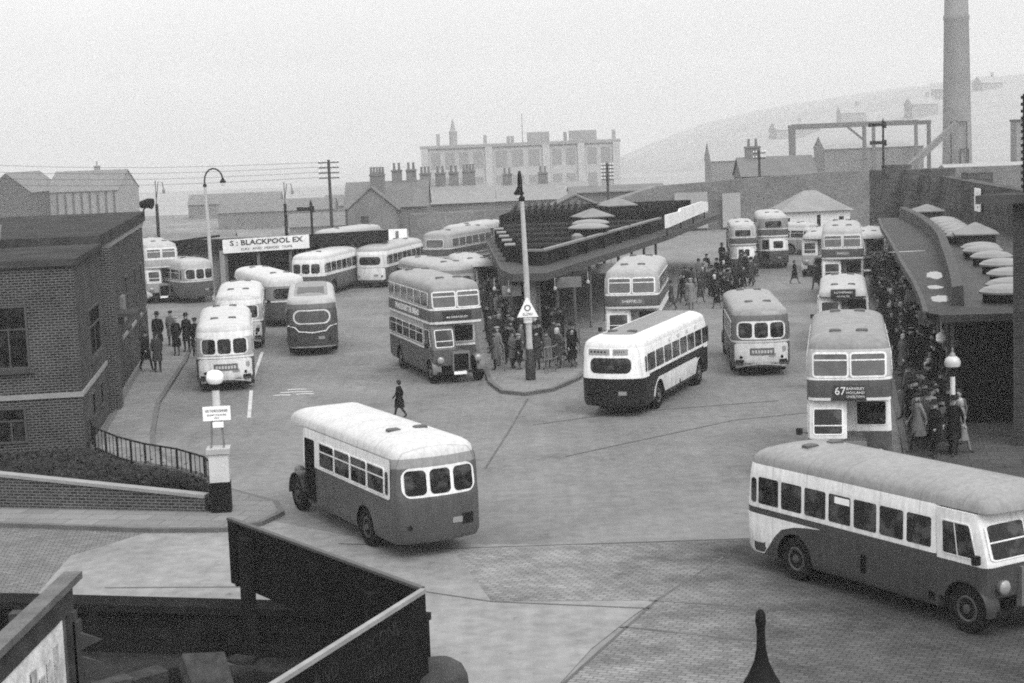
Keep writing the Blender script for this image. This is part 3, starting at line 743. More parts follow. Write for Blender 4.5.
def wall_window(parent, axis, a0, a1, z0, z1, at_, depth=.12, name='window', g=SASH, sill=True, fm=None, bars=True):
    """framed sash set against a wall plane: axis 'x' = wall facing +x at x=at_, 'y' = wall facing -y"""
    P3 = (lambda a, z, o: (at_+o, a, z)) if axis == 'x' else (lambda a, z, o: (a, at_-o, z))
    mb = MB(); mb.face([P3(a0, z0, .006), P3(a1, z0, .006), P3(a1, z1, .006), P3(a0, z1, .006)]); wv = mb.build(name, g, parent)
    mb = MB(); t = .07
    def bar(aa, ab, za, zb, o1):
        pts = [P3(aa, za, 0), P3(ab, za, 0), P3(ab, zb, 0), P3(aa, zb, 0), P3(aa, za, o1), P3(ab, za, o1), P3(ab, zb, o1), P3(aa, zb, o1)]
        mb.mesh(pts, [(0,3,2,1),(4,5,6,7),(0,1,5,4),(1,2,6,5),(2,3,7,6),(3,0,4,7)])
    bar(a0-t, a1+t, z1, z1+t, .05); bar(a0-t, a0, z0, z1, .05); bar(a1, a1+t, z0, z1, .05); bar(a0-t, a1+t, z0-t, z0, .05)
    if bars:
        bar(a0, a1, z0+(z1-z0)*.62, z0+(z1-z0)*.62+.05, .035)
        bar((a0+a1)/2-.025, (a0+a1)/2+.025, z0, z0+(z1-z0)*.62, .03)
    mb.build('frame', fm or mat('dark_window_frame', .05, .6), wv, smooth=0)
    if sill:
        mb = MB(); pts = [P3(a0-.2, z0-.22, 0), P3(a1+.2, z0-.22, 0), P3(a1+.2, z0-t-.003, 0), P3(a0-.2, z0-t-.003, 0), P3(a0-.2, z0-.22, .12), P3(a1+.2, z0-.22, .12), P3(a1+.2, z0-t-.003, .12), P3(a0-.2, z0-t-.003, .12)]
        mb.mesh(pts, [(0,3,2,1),(4,5,6,7),(0,1,5,4),(1,2,6,5),(2,3,7,6),(3,0,4,7)]); mb.build('sill', COPE, wv, smooth=0)
    return wv
wall_window(off, 'y', -2.75, -1.65, 2.95, 4.9, 0.)
wall_window(off, 'y', -2.75, -1.9, .5, 1.55, 0., sill=False)
wall_window(off, 'x', 3.2, 6.6, 2.75, 4.35, 0.)
for a0, a1 in ((2.6, 3.5), (5.2, 6.2)): wall_window(off, 'x', a0, a1, .75, 1.5, 0., sill=False, bars=False)
for a0, a1, z0, z1 in ((11.6, 12.5, 1.3+.9, 4.1), (18.6, 19.5, 2.2, 4.3), (23.2, 24.2, 2.2, 4.3), (26.6, 27.6, 2.2, 4.3)): wall_window(off, 'x', a0, a1, z0, z1, -.12)
mb = MB(); mb.box(-.12, -.06, 14.2, 15.6, .15, 2.7); dr = mb.build('door', mat('dark_door', .03, .5), off); mb = MB(); mb.tube([(-.05, 15.4, 1.2), (.0, 15.4, 1.2), (.0, 15.4, 1.32)], .02, 6); mb.build('handle', STEEL, dr)
mb = MB(); mb.box(-.12, .75, 13.9, 15.9, 3.05, 3.2); mb.build('door_hood', COPE, off)
mb = MB(); mb.box(-.12, .02, 16.0, 17.2, 2.6, 3.7); mb.build('notice_board', BOARD, off)
fl = thing('floodlight', 'dark floodlight drum on a bracket at the far roof corner of the brick office', 'floodlight', (-18.1, 85.3, 6.5))
mb = MB(); mb.tube([(0,0,0), (0,0,.3), (.15,-.1,.42)], .04, 6); mb.build('bracket', IRON, fl)
mb = MB(); mb.tube([(-.1,-.1,.55), (.28,-.2,.62), (.5,-.25,.58)], [.18, .24, .27], 12); mb.build('lamp_drum', IRON, fl)
pp = thing('vent_pipe', 'pale leaning flue pipe on the flat roof of the brick office', 'pipe', (-18.9, 62.5, 6.3))
mb = MB(); mb.tube([(0,0,0), (.25,0,.55), (.3,0,1.0)], .12, 10); mb.build('flue', STONE, pp)

# garden wall, railing
gw = thing('garden_wall', 'low brick garden wall with pale coping below the brick office', 'wall', (0,0,0))
gz0 = lambda x, y: .48+(-8.4-x)*.081
poly = [(-30, 48.45), (-14.55, 46.9), (-8.45, 45.2), (-8.4, 45.45), (-14.5, 47.15), (-30, 48.7)]
mb = MB(); mb.prism(poly, -.05, gz0); mb.build('brickwork', BR2, gw)
mb = MB(); mb.prism([(-30, 48.4), (-14.56, 46.85), (-8.45, 45.15), (-8.38, 45.5), (-14.48, 47.2), (-30, 48.75)], gz0, lambda x, y: gz0(x, y)+.09); mb.build('coping', STONE, gw)
mb = MB(); mb.prism([(-11.9, 52.3), (-10.3, 50.9), (-9.3, 49.5), (-8.6, 47.6), (-8.3, 45.6), (-8.05, 45.6), (-8.35, 47.7), (-9.05, 49.65), (-10.1, 51.1), (-11.8, 52.5)], -.05, .2); mb.build('railing_plinth', BR2, gw)
rg = thing('iron_railing', 'curved iron railing round the planted bank beside the pavement', 'railing', (0,0,0))
pts = []
for a, b in zip(RAIL, RAIL[1:]):
    for k in range(6): pts.append((a[0]+(b[0]-a[0])*k/6, a[1]+(b[1]-a[1])*k/6))
pts.append(RAIL[-1])
for h, nm in ((.98, 'top_rail'), (.3, 'bottom_rail')):
    mb = MB(); mb.tube([(x, y, h-.16) for x, y in pts], .03, 6); mb.build(nm, IRON, rg)
for i, (x, y) in enumerate(pts):
    mb = MB(); wd = .06 if i % 3 == 0 else .022
    mb.tube([(x, y, .05), (x, y, .83)], wd*.6 if i % 3 else .04, 5); mb.build('baluster' if i % 3 else 'post', IRON, rg)

# lamp pillar with notice
lp = thing('lamp_pillar', 'black and white stone pillar with white globe lamp and notice on iron legs', 'lamp', (-7.98, 45.2, 0), R(6))
mb = MB(); mb.box(-.28, .25, -.27, .27, 0, .95, 0); mb.box(-.279, .249, -.269, .269, .95, 1.72, 1); mb.build('pier', [mat('black_painted_stone', .008, .7, .1), mat('grey_white_painted_stone', .42, .7, fine=.1)], lp)
mb = MB(); mb.box(-.33, .3, -.32, .32, 1.72, 1.86); mb.build('pier_cap', mat('weathered_cap', .3, .8), lp)
for x in (-.2, .14):
    for y in (-.12, .12):
        mb = MB(); mb.tube([(x, y, 1.86), (x*.7, y*.7, 2.7), (0, 0, 3.0)], .022, 6); mb.build('leg', STEEL, lp)
mb = MB(); mb.tube([(0,0,2.95), (0,0,3.42)], [.11, .1], 10); mb.build('lamp_column', mat('grey_white_painted_stone', .42), lp)
mb = MB(); mb.lathe([(.1, 3.42), (.14, 3.45), (.06, 3.5), (.05, 3.58)], n=12); mb.build('collar', IRON, lp)
mb = MB(); mb.lathe([(.05, 3.56), (.17, 3.6), (.235, 3.7), (.235, 3.8), (.19, 3.9), (.08, 3.95)], n=16); mb.build('globe', mat('opal_glass', .75, .25, .5, .04), lp)
mb = MB(); mb.box(-.36, .37, -.2, -.16, 2.62, 3.0); nb = mb.build('notice', WHITE, lp)
lettering('NO THOROUGHFARE', nb, INK, (0, -.203, 2.88), (0,-1,0), .1, width=.58)
lettering('EXCEPT FOR BUSES', nb, INK, (0, -.203, 2.77), (0,-1,0), .055, width=.5)
lettering('ONLY', nb, INK, (0, -.203, 2.69), (0,-1,0), .05)
mb = MB(); mb.box(-.12, .17, -.2, -.165, 2.43, 2.58); mb.build('lower_plate', WHITE, lp)
# ------------------------------------------------------------------ island shelter
DECK = mat('lead_grey_deck', .045, .7, .1, .16, .4, fine=.06)
FASC = mat('shelter_fascia', .05, .6, .15, .2, .8)
DKROOF = mat('black_felt', .008, .8, .04, .3, .7)
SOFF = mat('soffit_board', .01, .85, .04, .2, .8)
DOMEG = mat('roof_light_dome', .125, .35, .4, .12, 1.2)
LEADW = mat('pale_lantern_roof', .14, .6, .3, .15, 1.2)
PUD = mat('rain_puddle', .05, .03, 1., .1, .5)
Z0 = 3.72
def lerp2(a, b, t): return (a[0]+(b[0]-a[0])*t, a[1]+(b[1]-a[1])*t)
def dome(parent, x, y, z, rx, ry, h, name='roof_light', rot=0.):
    h *= .75
    """upturned-saucer rooflight on a dark kerb"""
    c, s_ = math.cos(rot), math.sin(rot); T = lambda px, py: (x+px*c-py*s_, y+px*s_+py*c)
    n = 16
    def rg(k, zz): return [(*T(rx*k*math.cos(2*math.pi*i/n), ry*k*math.sin(2*math.pi*i/n)), zz) for i in range(n)]
    mb = MB(); mb.loft([rg(.86, z-.02), rg(.86, z+.36)], [0]); kb = mb.build(name, DKROOF, parent)
    mb = MB(); mb.loft([rg(1., z+.3), rg(1., z+.36), rg(.8, z+.36+h*.55), rg(.5, z+.36+h*.85), rg(.15, z+.36+h)], [0]*4); mb.build('glass_dome', DOMEG, kb, smooth=0)
def lantern(parent, x, y, z, w, d_, hw, hr, rot=0., name='roof_lantern'):
    c, s_ = math.cos(rot), math.sin(rot); T = lambda px, py: (x+px*c-py*s_, y+px*s_+py*c)
    def sq(k, zz): return [(*T(a*w/2*k, b*d_/2*k), zz) for a, b in ((-1,-1), (1,-1), (1,1), (-1,1))]
    mb = MB(); mb.loft([sq(1, z), sq(1, z+hw)], [0]); lb = mb.build(name, mat('lantern_side', .02, .5, .15), parent, smooth=0)
    mb = MB(); mb.loft([sq(1.18, z+hw), sq(1.18, z+hw+.06), sq(.08, z+hw+hr)], [0, 0]); mb.build('roof', LEADW, lb, smooth=0)
isl = thing('bus_shelter', 'long flat roofed island bus shelter with dark clerestory in the middle of the station', 'bus shelter', (0,0,0))
eave = [(.12, 74.9), (1.56, 74.7), (9.25, 98.5), (15.0, 119.6), (13.5, 122), (1.0, 122), (-1.22, 98.5), (-.36, 77.9)]
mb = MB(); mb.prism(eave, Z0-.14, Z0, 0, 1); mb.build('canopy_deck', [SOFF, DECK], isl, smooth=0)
for i, (a, b) in enumerate(zip(eave, eave[1:]+eave[:1])):
    if i in (3, 4): continue
    mb = MB(); mb.beam((*a, Z0-.14), (*b, Z0-.14), .07, .34); mb.build('fascia', FASC, isl, smooth=0)
clr = [(.9, 79.5), (1.6, 79.2), (9.2, 103.), (13.3, 118), (1.3, 118), (-.55, 104), (.25, 82.5)]
mb = MB(); mb.prism(clr, Z0, 4.42, 0, 1); mb.build('clerestory', [mat('clerestory_glazing', .01, .4, .15, .3, 1.), DKROOF], isl, smooth=0)
for a, b in zip(clr, clr[1:3]+clr[2:3]):
    if a == b: continue
    mb = MB(); mb.beam((*a, 4.44), (*b, 4.44), .28, .1); mb.build('parapet_coping', mat('coping_grey', .14, .7), isl)
    for k in range(1, 7):
        q = lerp2(a, b, k/7)
        if abs(a[0]-b[0]) > 2:
            mb = MB(); mb.beam((q[0]-.02, q[1], Z0), (q[0]-.02, q[1], 4.38), .5, .45); mb.build('buttress', DKROOF, isl, smooth=0)
for k in range(5):
    q = lerp2((.12, 82.8), (-.6, 100), k/5)
    mb = MB(); mb.box(q[0]-.28, q[0]+.2, q[1]-.6, q[1]+.6, Z0, 4.5, 0); pb = mb.build('pier_block', DKROOF, isl, smooth=0)
    mb = MB(); mb.box(q[0]-.3, q[0]+.22, q[1]-.62, q[1]+.62, 4.5, 4.56, 0); mb.build('cap', LEADW, pb, smooth=0)
# raised back part with a row of fins, cross ribs over the dark roof
for k, (y, x0, x1) in enumerate([(83, .7, 2.6), (87, .5, 4.), (91.5, .2, 5.4), (96, 0, 6.9), (100.5, -.2, 8.2)]):
    mb = MB(); mb.beam((x0, y, 4.47), (x1, y-.3, 4.47), .25, .1); mb.build('roof_rib', mat('rib_grey', .035, .7, .1), isl, smooth=0)
mb = MB(); mb.prism([(-.5, 105), (9.6, 103.5), (12.6, 117), (1.2, 117)], 4.42, 4.85, 0, 0); mb.build('upper_roof', DKROOF, isl, smooth=0)
for k in range(11):
    x = .2+k*.42
    mb = MB(); mb.prism([(x, 107.2), (x+.14, 107.2), (x+.5, 110), (x+.36, 110)], 4.85, lambda a, b: 5.05 if b < 108 else 5.4); mb.build('roof_fin', mat('fin_grey', .03, .7, .1), isl, smooth=0)
dome(isl, 4.6, 94.6, 4.42, 1.05, 1.05, .26); dome(isl, 4.3, 90.6, 4.42, 1.1, 1.1, .26)
mb = MB(); mb.lathe([(.3, 4.42), (.3, 4.6), (.12, 4.72)], (3.5, 86.5, 0), 10); mb.build('roof_vent', LEADW, isl)
lantern(isl, 5.0, 100, 4.42, 1.7, 1.7, .4, .5, .3); lantern(isl, 6.9, 107, 4.8, 1.7, 1.7, .3, .5, .3)
POSTM = mat('shelter_post', .1, .6, .3, .2, 1.)
for k in range(9):
    for a, b, ins in ((eave[7], eave[6], .5), (eave[1], eave[2], -.6)):
        q = lerp2(a, b, k/8.5+.04)
        mb = MB(); mb.tube([(q[0]+ins, q[1]+.4, .13), (q[0]+ins, q[1]+.4, Z0-.14)], .075, 8); mb.build('post', POSTM, isl)
mb = MB(); mb.box(2.2, 2.35, 84, 116, .13, Z0-.14); mb.build('dividing_screen', SOFF, isl, smooth=0)
mb = MB(); mb.box(.75, 1.3, 76.2, 76.32, 1.15, 3.3); mb.build('white_panel', mat('off_white_panel', .3, .7), isl, smooth=0)
for x0, x1, y, z0 in ((-.35, .5, 75.3, 2.72), (2.1, 3.25, 77.1, 2.85), (4.3, 5.2, 84.6, 2.8)):
    mb = MB(); mb.box(x0, x1, y, y+.06, z0, z0+.48); hb = mb.build('hanging_board', BOARD, isl, smooth=0)
    for x in (x0+.12, x1-.12):
        mb = MB(); mb.tube([(x, y+.03, z0+.48), (x, y+.03, Z0-.13)], .012, 5); mb.build('hanger', IRON, hb)
for x, y in ((-.7, 76.6), (-.05, 75.2), (3.6, 78.2), (2.0, 75.6)):
    mb = MB(); mb.lathe([(.02, .5), (.02, .12), (.05, .1), (.085, .03), (.08, -.04), (.03, -.08)], (x, y, 2.95), 12); gl_ = mb.build('lamp_globe', mat('dusty_opal_glass', .3), isl)
sg = thing('roof_sign', 'long white roof sign with faded lettering along the far edge of the island shelter', 'sign', (0,0,0))
A_, B_ = (9.0, 96.4), (13.6, 115.5)
mb = MB(); mb.mesh([(A_[0], A_[1], 4.2), (B_[0], B_[1], 4.15), (B_[0], B_[1], 4.75), lerp2(A_, B_, .85)+(4.9,), lerp2(A_, B_, .3)+(5.0,), lerp2(A_, B_, .28)+(4.85,), (A_[0], A_[1], 4.95)]+
 [(A_[0]-.12, A_[1], 4.2), (B_[0]-.12, B_[1], 4.15), (B_[0]-.12, B_[1], 4.75), (lerp2(A_, B_, .85)[0]-.12, lerp2(A_, B_, .85)[1], 4.9), (lerp2(A_, B_, .3)[0]-.12, lerp2(A_, B_, .3)[1], 5.0), (lerp2(A_, B_, .28)[0]-.12, lerp2(A_, B_, .28)[1], 4.85), (A_[0]-.12, A_[1], 4.95)],
 [(0,1,2,3,4,5,6), (13,12,11,10,9,8,7)]+[(i, (i+1) % 7, (i+1) % 7+7, i+7) for i in range(7)])
mb.build('sign_board', mat('weathered_white', .55, .7, .3, .15, .9), sg, smooth=0)
for k in range(4):
    q = lerp2(A_, B_, .05+k*.3); mb = MB(); mb.beam((q[0]-.15, q[1], Z0), (q[0]-.15, q[1], 4.8), .08, .08); mb.build('strut', IRON, sg, smooth=0)
# queue barriers
def barrier(p_, q_, label):
    t = thing('queue_barrier', label, 'railing', (0,0,0), 0., 'queue barriers on the island')
    for h in (.55, 1.05):
        mb = MB(); mb.tube([(*p_, h+.13), (*q_, h+.13)], .025, 6); mb.build('rail', STEEL, t)
    for k in range(4):
        a = lerp2(p_, q_, k/3); mb = MB(); mb.tube([(*a, .1), (*a, 1.18)], .028, 6); mb.build('post', STEEL, t)
barrier((1.75, 69.4), (3.0, 75.5), 'grey tubular queue barrier beside the black and white bus'); barrier((-.35, 70.), (-.9, 77.), 'grey tubular queue barrier beside the double decker at the island')
barrier((1.3, 68.9), (1.75, 69.4), 'short grey queue barrier behind the tall lamp post')
def tall_lamp(x, y, h, label, arm, base=True, z=0.13):
    t = thing('street_lamp', label, 'street lamp', (x, y, z), 0., 'tall swan neck street lamps')
    mb = MB(); mb.tube([(0,0,1.2 if base else 0), (-.03,0,h*.55), (-.09,0,h-.9)], [.13, .11, .085], 10); mb.build('column', mat('concrete_column', .34, .7, fine=.08), t)
    if base:
        mb = MB(); mb.lathe([(.2, 0), (.2, .75), (.17, .8), (.17, 1.2), (.14, 1.25)], n=12); mb.build('base', mat('black_painted_base', .02, .5), t)
    ax, ay = arm
    P_ = []
    for k in range(9):
        a = math.pi*.95*k/8; P_.append((-.09+ax*(1-math.cos(a))/2, ay*(1-math.cos(a))/2, h-.6+.75*math.sin(a)))
    mb = MB(); mb.tube([(-.09, 0, h-1.)]+P_, [.05]+[.05]*9, 8); mb.build('bracket', IRON, t)
    mb = MB(); mb.lathe([(.07, .02), (.09, -.05), (.21, -.22), (.2, -.28)], P_[-1], 12); sh_ = mb.build('lamp_shade', IRON, t)
    mb = MB(); mb.lathe([(.15, -.27), (.14, -.4), (.07, -.48)], P_[-1], 12); mb.build('bulb', mat('opal_glass', .75), sh_)
    mb = MB(); mb.lathe([(.085, h-1.), (.12, h-.95), (.12, h-.85), (.06, h-.78)], (-.09, 0, 0), 10); mb.build('collar', IRON, t)
    return t
tall_lamp(.69, 67.27, 8.1, 'tall pale lamp post on the tip of the island with a triangular sign', (-.1, .9))
tall_lamp(-19.0, 108.7, 8.2, 'tall pale lamp post on the left beside the parked double decker', (1.15, .1), False, 0)
ts = thing('warning_sign', 'white triangular road sign fixed to the tall island lamp post', 'sign', (.69, 67.12, 0))
mb = MB(); mb.prism([(-.42, 0), (.42, 0), (.035, .76), (-.035, .76)], 0, .04); o_ = mb.build('sign_plate', WHITE, ts, smooth=0)
o_.matrix_local = Matrix.Translation((-.03, -.12, 2.68)) @ Matrix.Rotation(R(90), 4, 'X')
mb = MB(); n_ = 18
for k in range(n_):
    a, b = 2*math.pi*k/n_, 2*math.pi*(k+1)/n_
    mb.face([(-.03+.13*math.cos(a), -.165, 3.04+.13*math.sin(a)), (-.03+.13*math.cos(b), -.165, 3.04+.13*math.sin(b)), (-.03+.085*math.cos(b), -.165, 3.04+.085*math.sin(b)), (-.03+.085*math.cos(a), -.165, 3.04+.085*math.sin(a))])
mb.build('ring_symbol', INK, ts)
lettering('SLOW', ts, INK, (-.03, -.165, 2.79), (0,-1,0), .15, width=.4)
mb = MB(); mb.lathe([(.17, 2.42), (.17, 2.6), (.13, 2.62)], (-.03, .15, 0), 12); mb.build('clamp', WHITE, ts)

# ------------------------------------------------------------------ right-hand shelter
rs = thing('bus_shelter', 'long sweeping bus shelter with row of domed rooflights along the right side', 'bus shelter', (0,0,0))
LE = [(13.28, 54.25), (14.2, 58.6), (15.45, 65), (16.82, 72.66), (18.2, 80), (19.59, 87.45), (21.3, 97), (23.14, 106.3)]
RI = [(14.75, 55.9), (15.75, 60), (17.5, 67.4), (19.0, 74), (20.6, 81), (21.8, 87), (23.0, 94), (23.6, 98), (24.7, 106.6)]
BK = [(x+5.2, y-.8) for x, y in RI]
z = 3.72
mb = MB()
ring_ = LE+RI[::-1]
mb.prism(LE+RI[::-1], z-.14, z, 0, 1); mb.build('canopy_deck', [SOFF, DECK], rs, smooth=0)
for a, b in zip(LE, LE[1:]):
    mb = MB(); mb.beam((*a, z-.1), (*b, z-.1), .16, .26); mb.build('fascia', FASC, rs, smooth=0)
mb = MB(); rr_ = []
for a, b in zip(RI, [RI[1]]+RI[1:]):
    rr_.append([(a[0]-.25, a[1], z), (a[0]-.2, a[1], z+.62), (a[0]+.16, a[1], z+.66), (a[0]+.2, a[1], z)])
mb.loft(rr_, [0]*(len(rr_)-1)); mb.build('ridge_parapet', mat('parapet_grey', .04, .6, .15), rs, smooth=0)
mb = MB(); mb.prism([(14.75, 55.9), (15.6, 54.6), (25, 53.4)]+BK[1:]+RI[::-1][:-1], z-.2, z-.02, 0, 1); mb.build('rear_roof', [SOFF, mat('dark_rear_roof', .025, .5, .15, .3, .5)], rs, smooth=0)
mb = MB(); mb.prism([(13.28, 54.25), (13.6, 53.4), (24.6, 52.2), (25, 53.4), (15.6, 54.6), (14.75, 55.9)], z-.2, z-.005, 0, 1); mb.build('end_canopy', [SOFF, DECK], rs, smooth=0)
mb = MB(); mb.beam((13.5, 53.45, z-.12), (24.6, 52.25, z-.12), .12, .24); mb.build('fascia', FASC, rs, smooth=0)
for t_, dx in ((.03, 1.9), (.11, 2.2), (.2, 2.4), (.28, 2.3), (.36, 2.1), (.43, 1.9), (.47, 1.9), (.64, 1.5), (.69, 1.5), (.74, 1.5), (.79, 1.5), (.84, 1.5), (.89, 1.5), (.94, 1.5)):
    i = min(int(t_*7), 6); q = lerp2(RI[i], RI[i+1], t_*7-i); dome(rs, q[0]+dx-.3, q[1], z-.02, .88, .8, .3)
lantern(rs, 22.6, 82.4, z-.02, 1.75, 1.9, .5, .55, -.2); lantern(rs, 26.3, 107, z-.02, 1.8, 1.9, .3, .45, -.2)
for t_ in (.02, .14, .27, .4, .53, .66, .8, .93):
    i = min(int(t_*7), 6); q = lerp2(LE[i], LE[i+1], t_*7-i)
    mb = MB(); mb.tube([(q[0]+.9, q[1], .13), (q[0]+.9, q[1], z-.14)], .08, 8); mb.build('post', POSTM, rs)
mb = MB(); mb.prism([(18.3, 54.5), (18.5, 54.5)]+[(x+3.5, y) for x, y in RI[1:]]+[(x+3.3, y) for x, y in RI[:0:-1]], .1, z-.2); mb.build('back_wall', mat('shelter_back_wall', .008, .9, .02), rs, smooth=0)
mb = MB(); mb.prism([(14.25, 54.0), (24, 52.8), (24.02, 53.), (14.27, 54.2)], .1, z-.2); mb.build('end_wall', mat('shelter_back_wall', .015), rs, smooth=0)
for q, w_, z1 in (((14.9, 56.6), 1.0, 2.75), ((15.6, 63), .9, 2.75), ((17, 71), .9, 2.75)):
    mb = MB(); mb.box(q[0]-w_/2, q[0]+w_/2, q[1], q[1]+.06, z1-.5, z1); hb = mb.build('hanging_board', BOARD, rs, smooth=0)
    for x in (-.3, .3):
        mb = MB(); mb.tube([(q[0]+x, q[1]+.03, z1), (q[0]+x, q[1]+.03, z-.15)], .012, 5); mb.build('hanger', IRON, hb)
for x, y in ((14.0, 55.2), (15.6, 62.5), (17.0, 70)):
    mb = MB(); mb.lathe([(.02, .75), (.02, .2), (.08, .18), (.17, .08), (.17, -.08), (.07, -.17)], (x, y, 2.75), 12); mb.build('lamp_globe', mat('opal_glass', .75), rs)
for cx, cy, ra, rb in ((16.75, 67.0, .36, 1.7), (15.55, 62.2, .3, .75), (14.75, 58.2, .36, 1.1), (18.5, 79.2, 1.0, .22)):
    pd = MB(); P_ = []; t_ = -.22 if rb > .3 else .1
    for i in range(22):
        a = 2*math.pi*i/22; k_ = random.uniform(.8, 1.12); u_, v_ = ra*math.cos(a)*k_, rb*math.sin(a)*k_
        P_.append((cx+u_*math.cos(t_)-v_*math.sin(t_), cy+u_*math.sin(t_)+v_*math.cos(t_)))
    pd.sheet(P_, z+.006); pd.build('rain_puddle', PUD, rs, smooth=0)
# globe lamp on white post in front
gp = thing('globe_lamp', 'white lamp post with squat globe and finial at the right-hand kerb', 'lamp', (12.75, 49.0, .13))
mb = MB(); mb.lathe([(.13, 0), (.13, .35), (.1, .4), (.1, .55)], n=10); mb.build('base', IRON, gp)
mb = MB(); mb.tube([(0,0,.5), (0,0,2.3)], [.085, .07], 10); mb.build('column', mat('cream_column', .5, .5), gp)
mb = MB(); mb.lathe([(.07, 2.3), (.1, 2.33), (.06, 2.4), (.05, 2.5), (.12, 2.54)], n=10); mb.build('collar', IRON, gp)
mb = MB(); mb.lathe([(.1, 2.54), (.22, 2.6), (.24, 2.72), (.2, 2.82), (.1, 2.9)], n=14); mb.build('globe', mat('grey_opal_glass', .38, .3, .5), gp)
mb = MB(); mb.lathe([(.11, 2.9), (.08, 2.96), (.03, 3.02), (.035, 3.08), (.01, 3.16)], n=10); mb.build('finial', STEEL, gp)
# dark building edge at far right
db = thing('brick_building', 'tall sooty brick building corner at the right edge of the picture', 'building', (0,0,0))
mb = MB(); mb.prism([(14.78, 49.9), (22, 47.5), (24, 53), (15.4, 51.2)], -.05, 7.35); mb.build('wall', brick('sooty_brick', .035, .02, .05), db, smooth=0)
mb = MB(); mb.prism([(13.66, 49.82), (22, 47.35), (24.1, 53.1), (15.3, 51.35)], 7.35, 7.6); mb.build('coping', COPE, db, smooth=0)

# ------------------------------------------------------------------ retaining wall, fences, hut
RW = brick('retaining_stone', .09, .05, .04, .8, .35, .02, .9, .35)
def wall_line(t, pts, z1, th, m, name):
    for a, b in zip(pts, pts[1:]):
        mb = MB(); d_ = (Vector(b)-Vector(a)).normalized(); n_ = Vector((-d_.y, d_.x))*th/2
        poly = [(a[0]+n_.x, a[1]+n_.y), (b[0]+n_.x, b[1]+n_.y), (b[0]-n_.x, b[1]-n_.y), (a[0]-n_.x, a[1]-n_.y)]
        z1a, z1b = (z1 if isinstance(z1, (int, float)) else z1(a)), (z1 if isinstance(z1, (int, float)) else z1(b))
        mb.loft([[(x, y, -.5) for x, y in poly], [(poly[0][0], poly[0][1], z1a), (poly[1][0], poly[1][1], z1b), (poly[2][0], poly[2][1], z1b), (poly[3][0], poly[3][1], z1a)]], [0])
        mb.build(name, m, t, smooth=0)
rw = thing('retaining_wall', 'tall dark stone retaining wall curving behind the right-hand shelter', 'wall', (0,0,0))
wall_line(rw, [(25.6, 70), (26.3, 84), (27.4, 98), (28.6, 110), (28.9, 122), (28.2, 131)], 6.0, .8, RW, 'stonework')
for x, y, w_, h in ((28.3, 124, 1.8, 6.5), (28.4, 112, 1.6, 6.5), (28.9, 105, 1.5, 6.4), (28.1, 118, 1.2, 6.3)):
    mb = MB(); mb.box(x-w_/2, x+w_/2, y-.8, y+.8, -.4, h); mb.build('buttress', RW, rw, smooth=0)
po = thing('wall_poster', 'white poster board with dark figures high on the retaining wall', 'poster', (0,0,0))
mb = MB(); mb.beam((26.66, 96.2, 5.1), (26.76, 97.7, 5.1), .06, 1.3); mb.build('poster_sheet', WHITE, po, smooth=0)
for k in range(4):
    mb = MB(); mb.beam((26.66, 96.6+(k % 2)*.2, 4.7+k*.26), (26.71, 97.0+(k % 3)*.12, 4.7+k*.26), .06, .07); mb.build('printed_mark', BOARD, po, smooth=0)
fw = thing('railway_wall', 'long dark stone railway wall closing the far end of the yard', 'wall', (0,0,0))
wall_line(fw, [(-8.5, 148), (8, 152), (14, 162), (30, 162), (60, 160)], lambda q: 3.2 if q[0] < 9 else (4.3 if q[0] < 20 else 5.0), .8, mat('sooty_stone', .12, .9, .2, .3, .3, fine=.2), 'stonework')
for x0, x1, z0, z1 in ((15.8, 18.9, .2, 3.6), (20.3, 22.0, .2, 3.4)):
    hd = thing('hoarding', 'plain pale %s hoarding panel against the far railway wall' % ('wide' if x0 < 17 else 'narrow'), 'hoarding', (0,0,0))
    mb = MB(); mb.box(x0, x1, 160.9, 161.1, z0, z1); mb.build('panel', mat('pale_hoarding', .26, .8, .2, .12, .4), hd, smooth=0)
    for x in (x0+.2, x1-.2):
        mb = MB(); mb.box(x-.08, x+.08, 161.1, 161.3, 0, z1-.2); mb.build('post', IRON, hd, smooth=0)
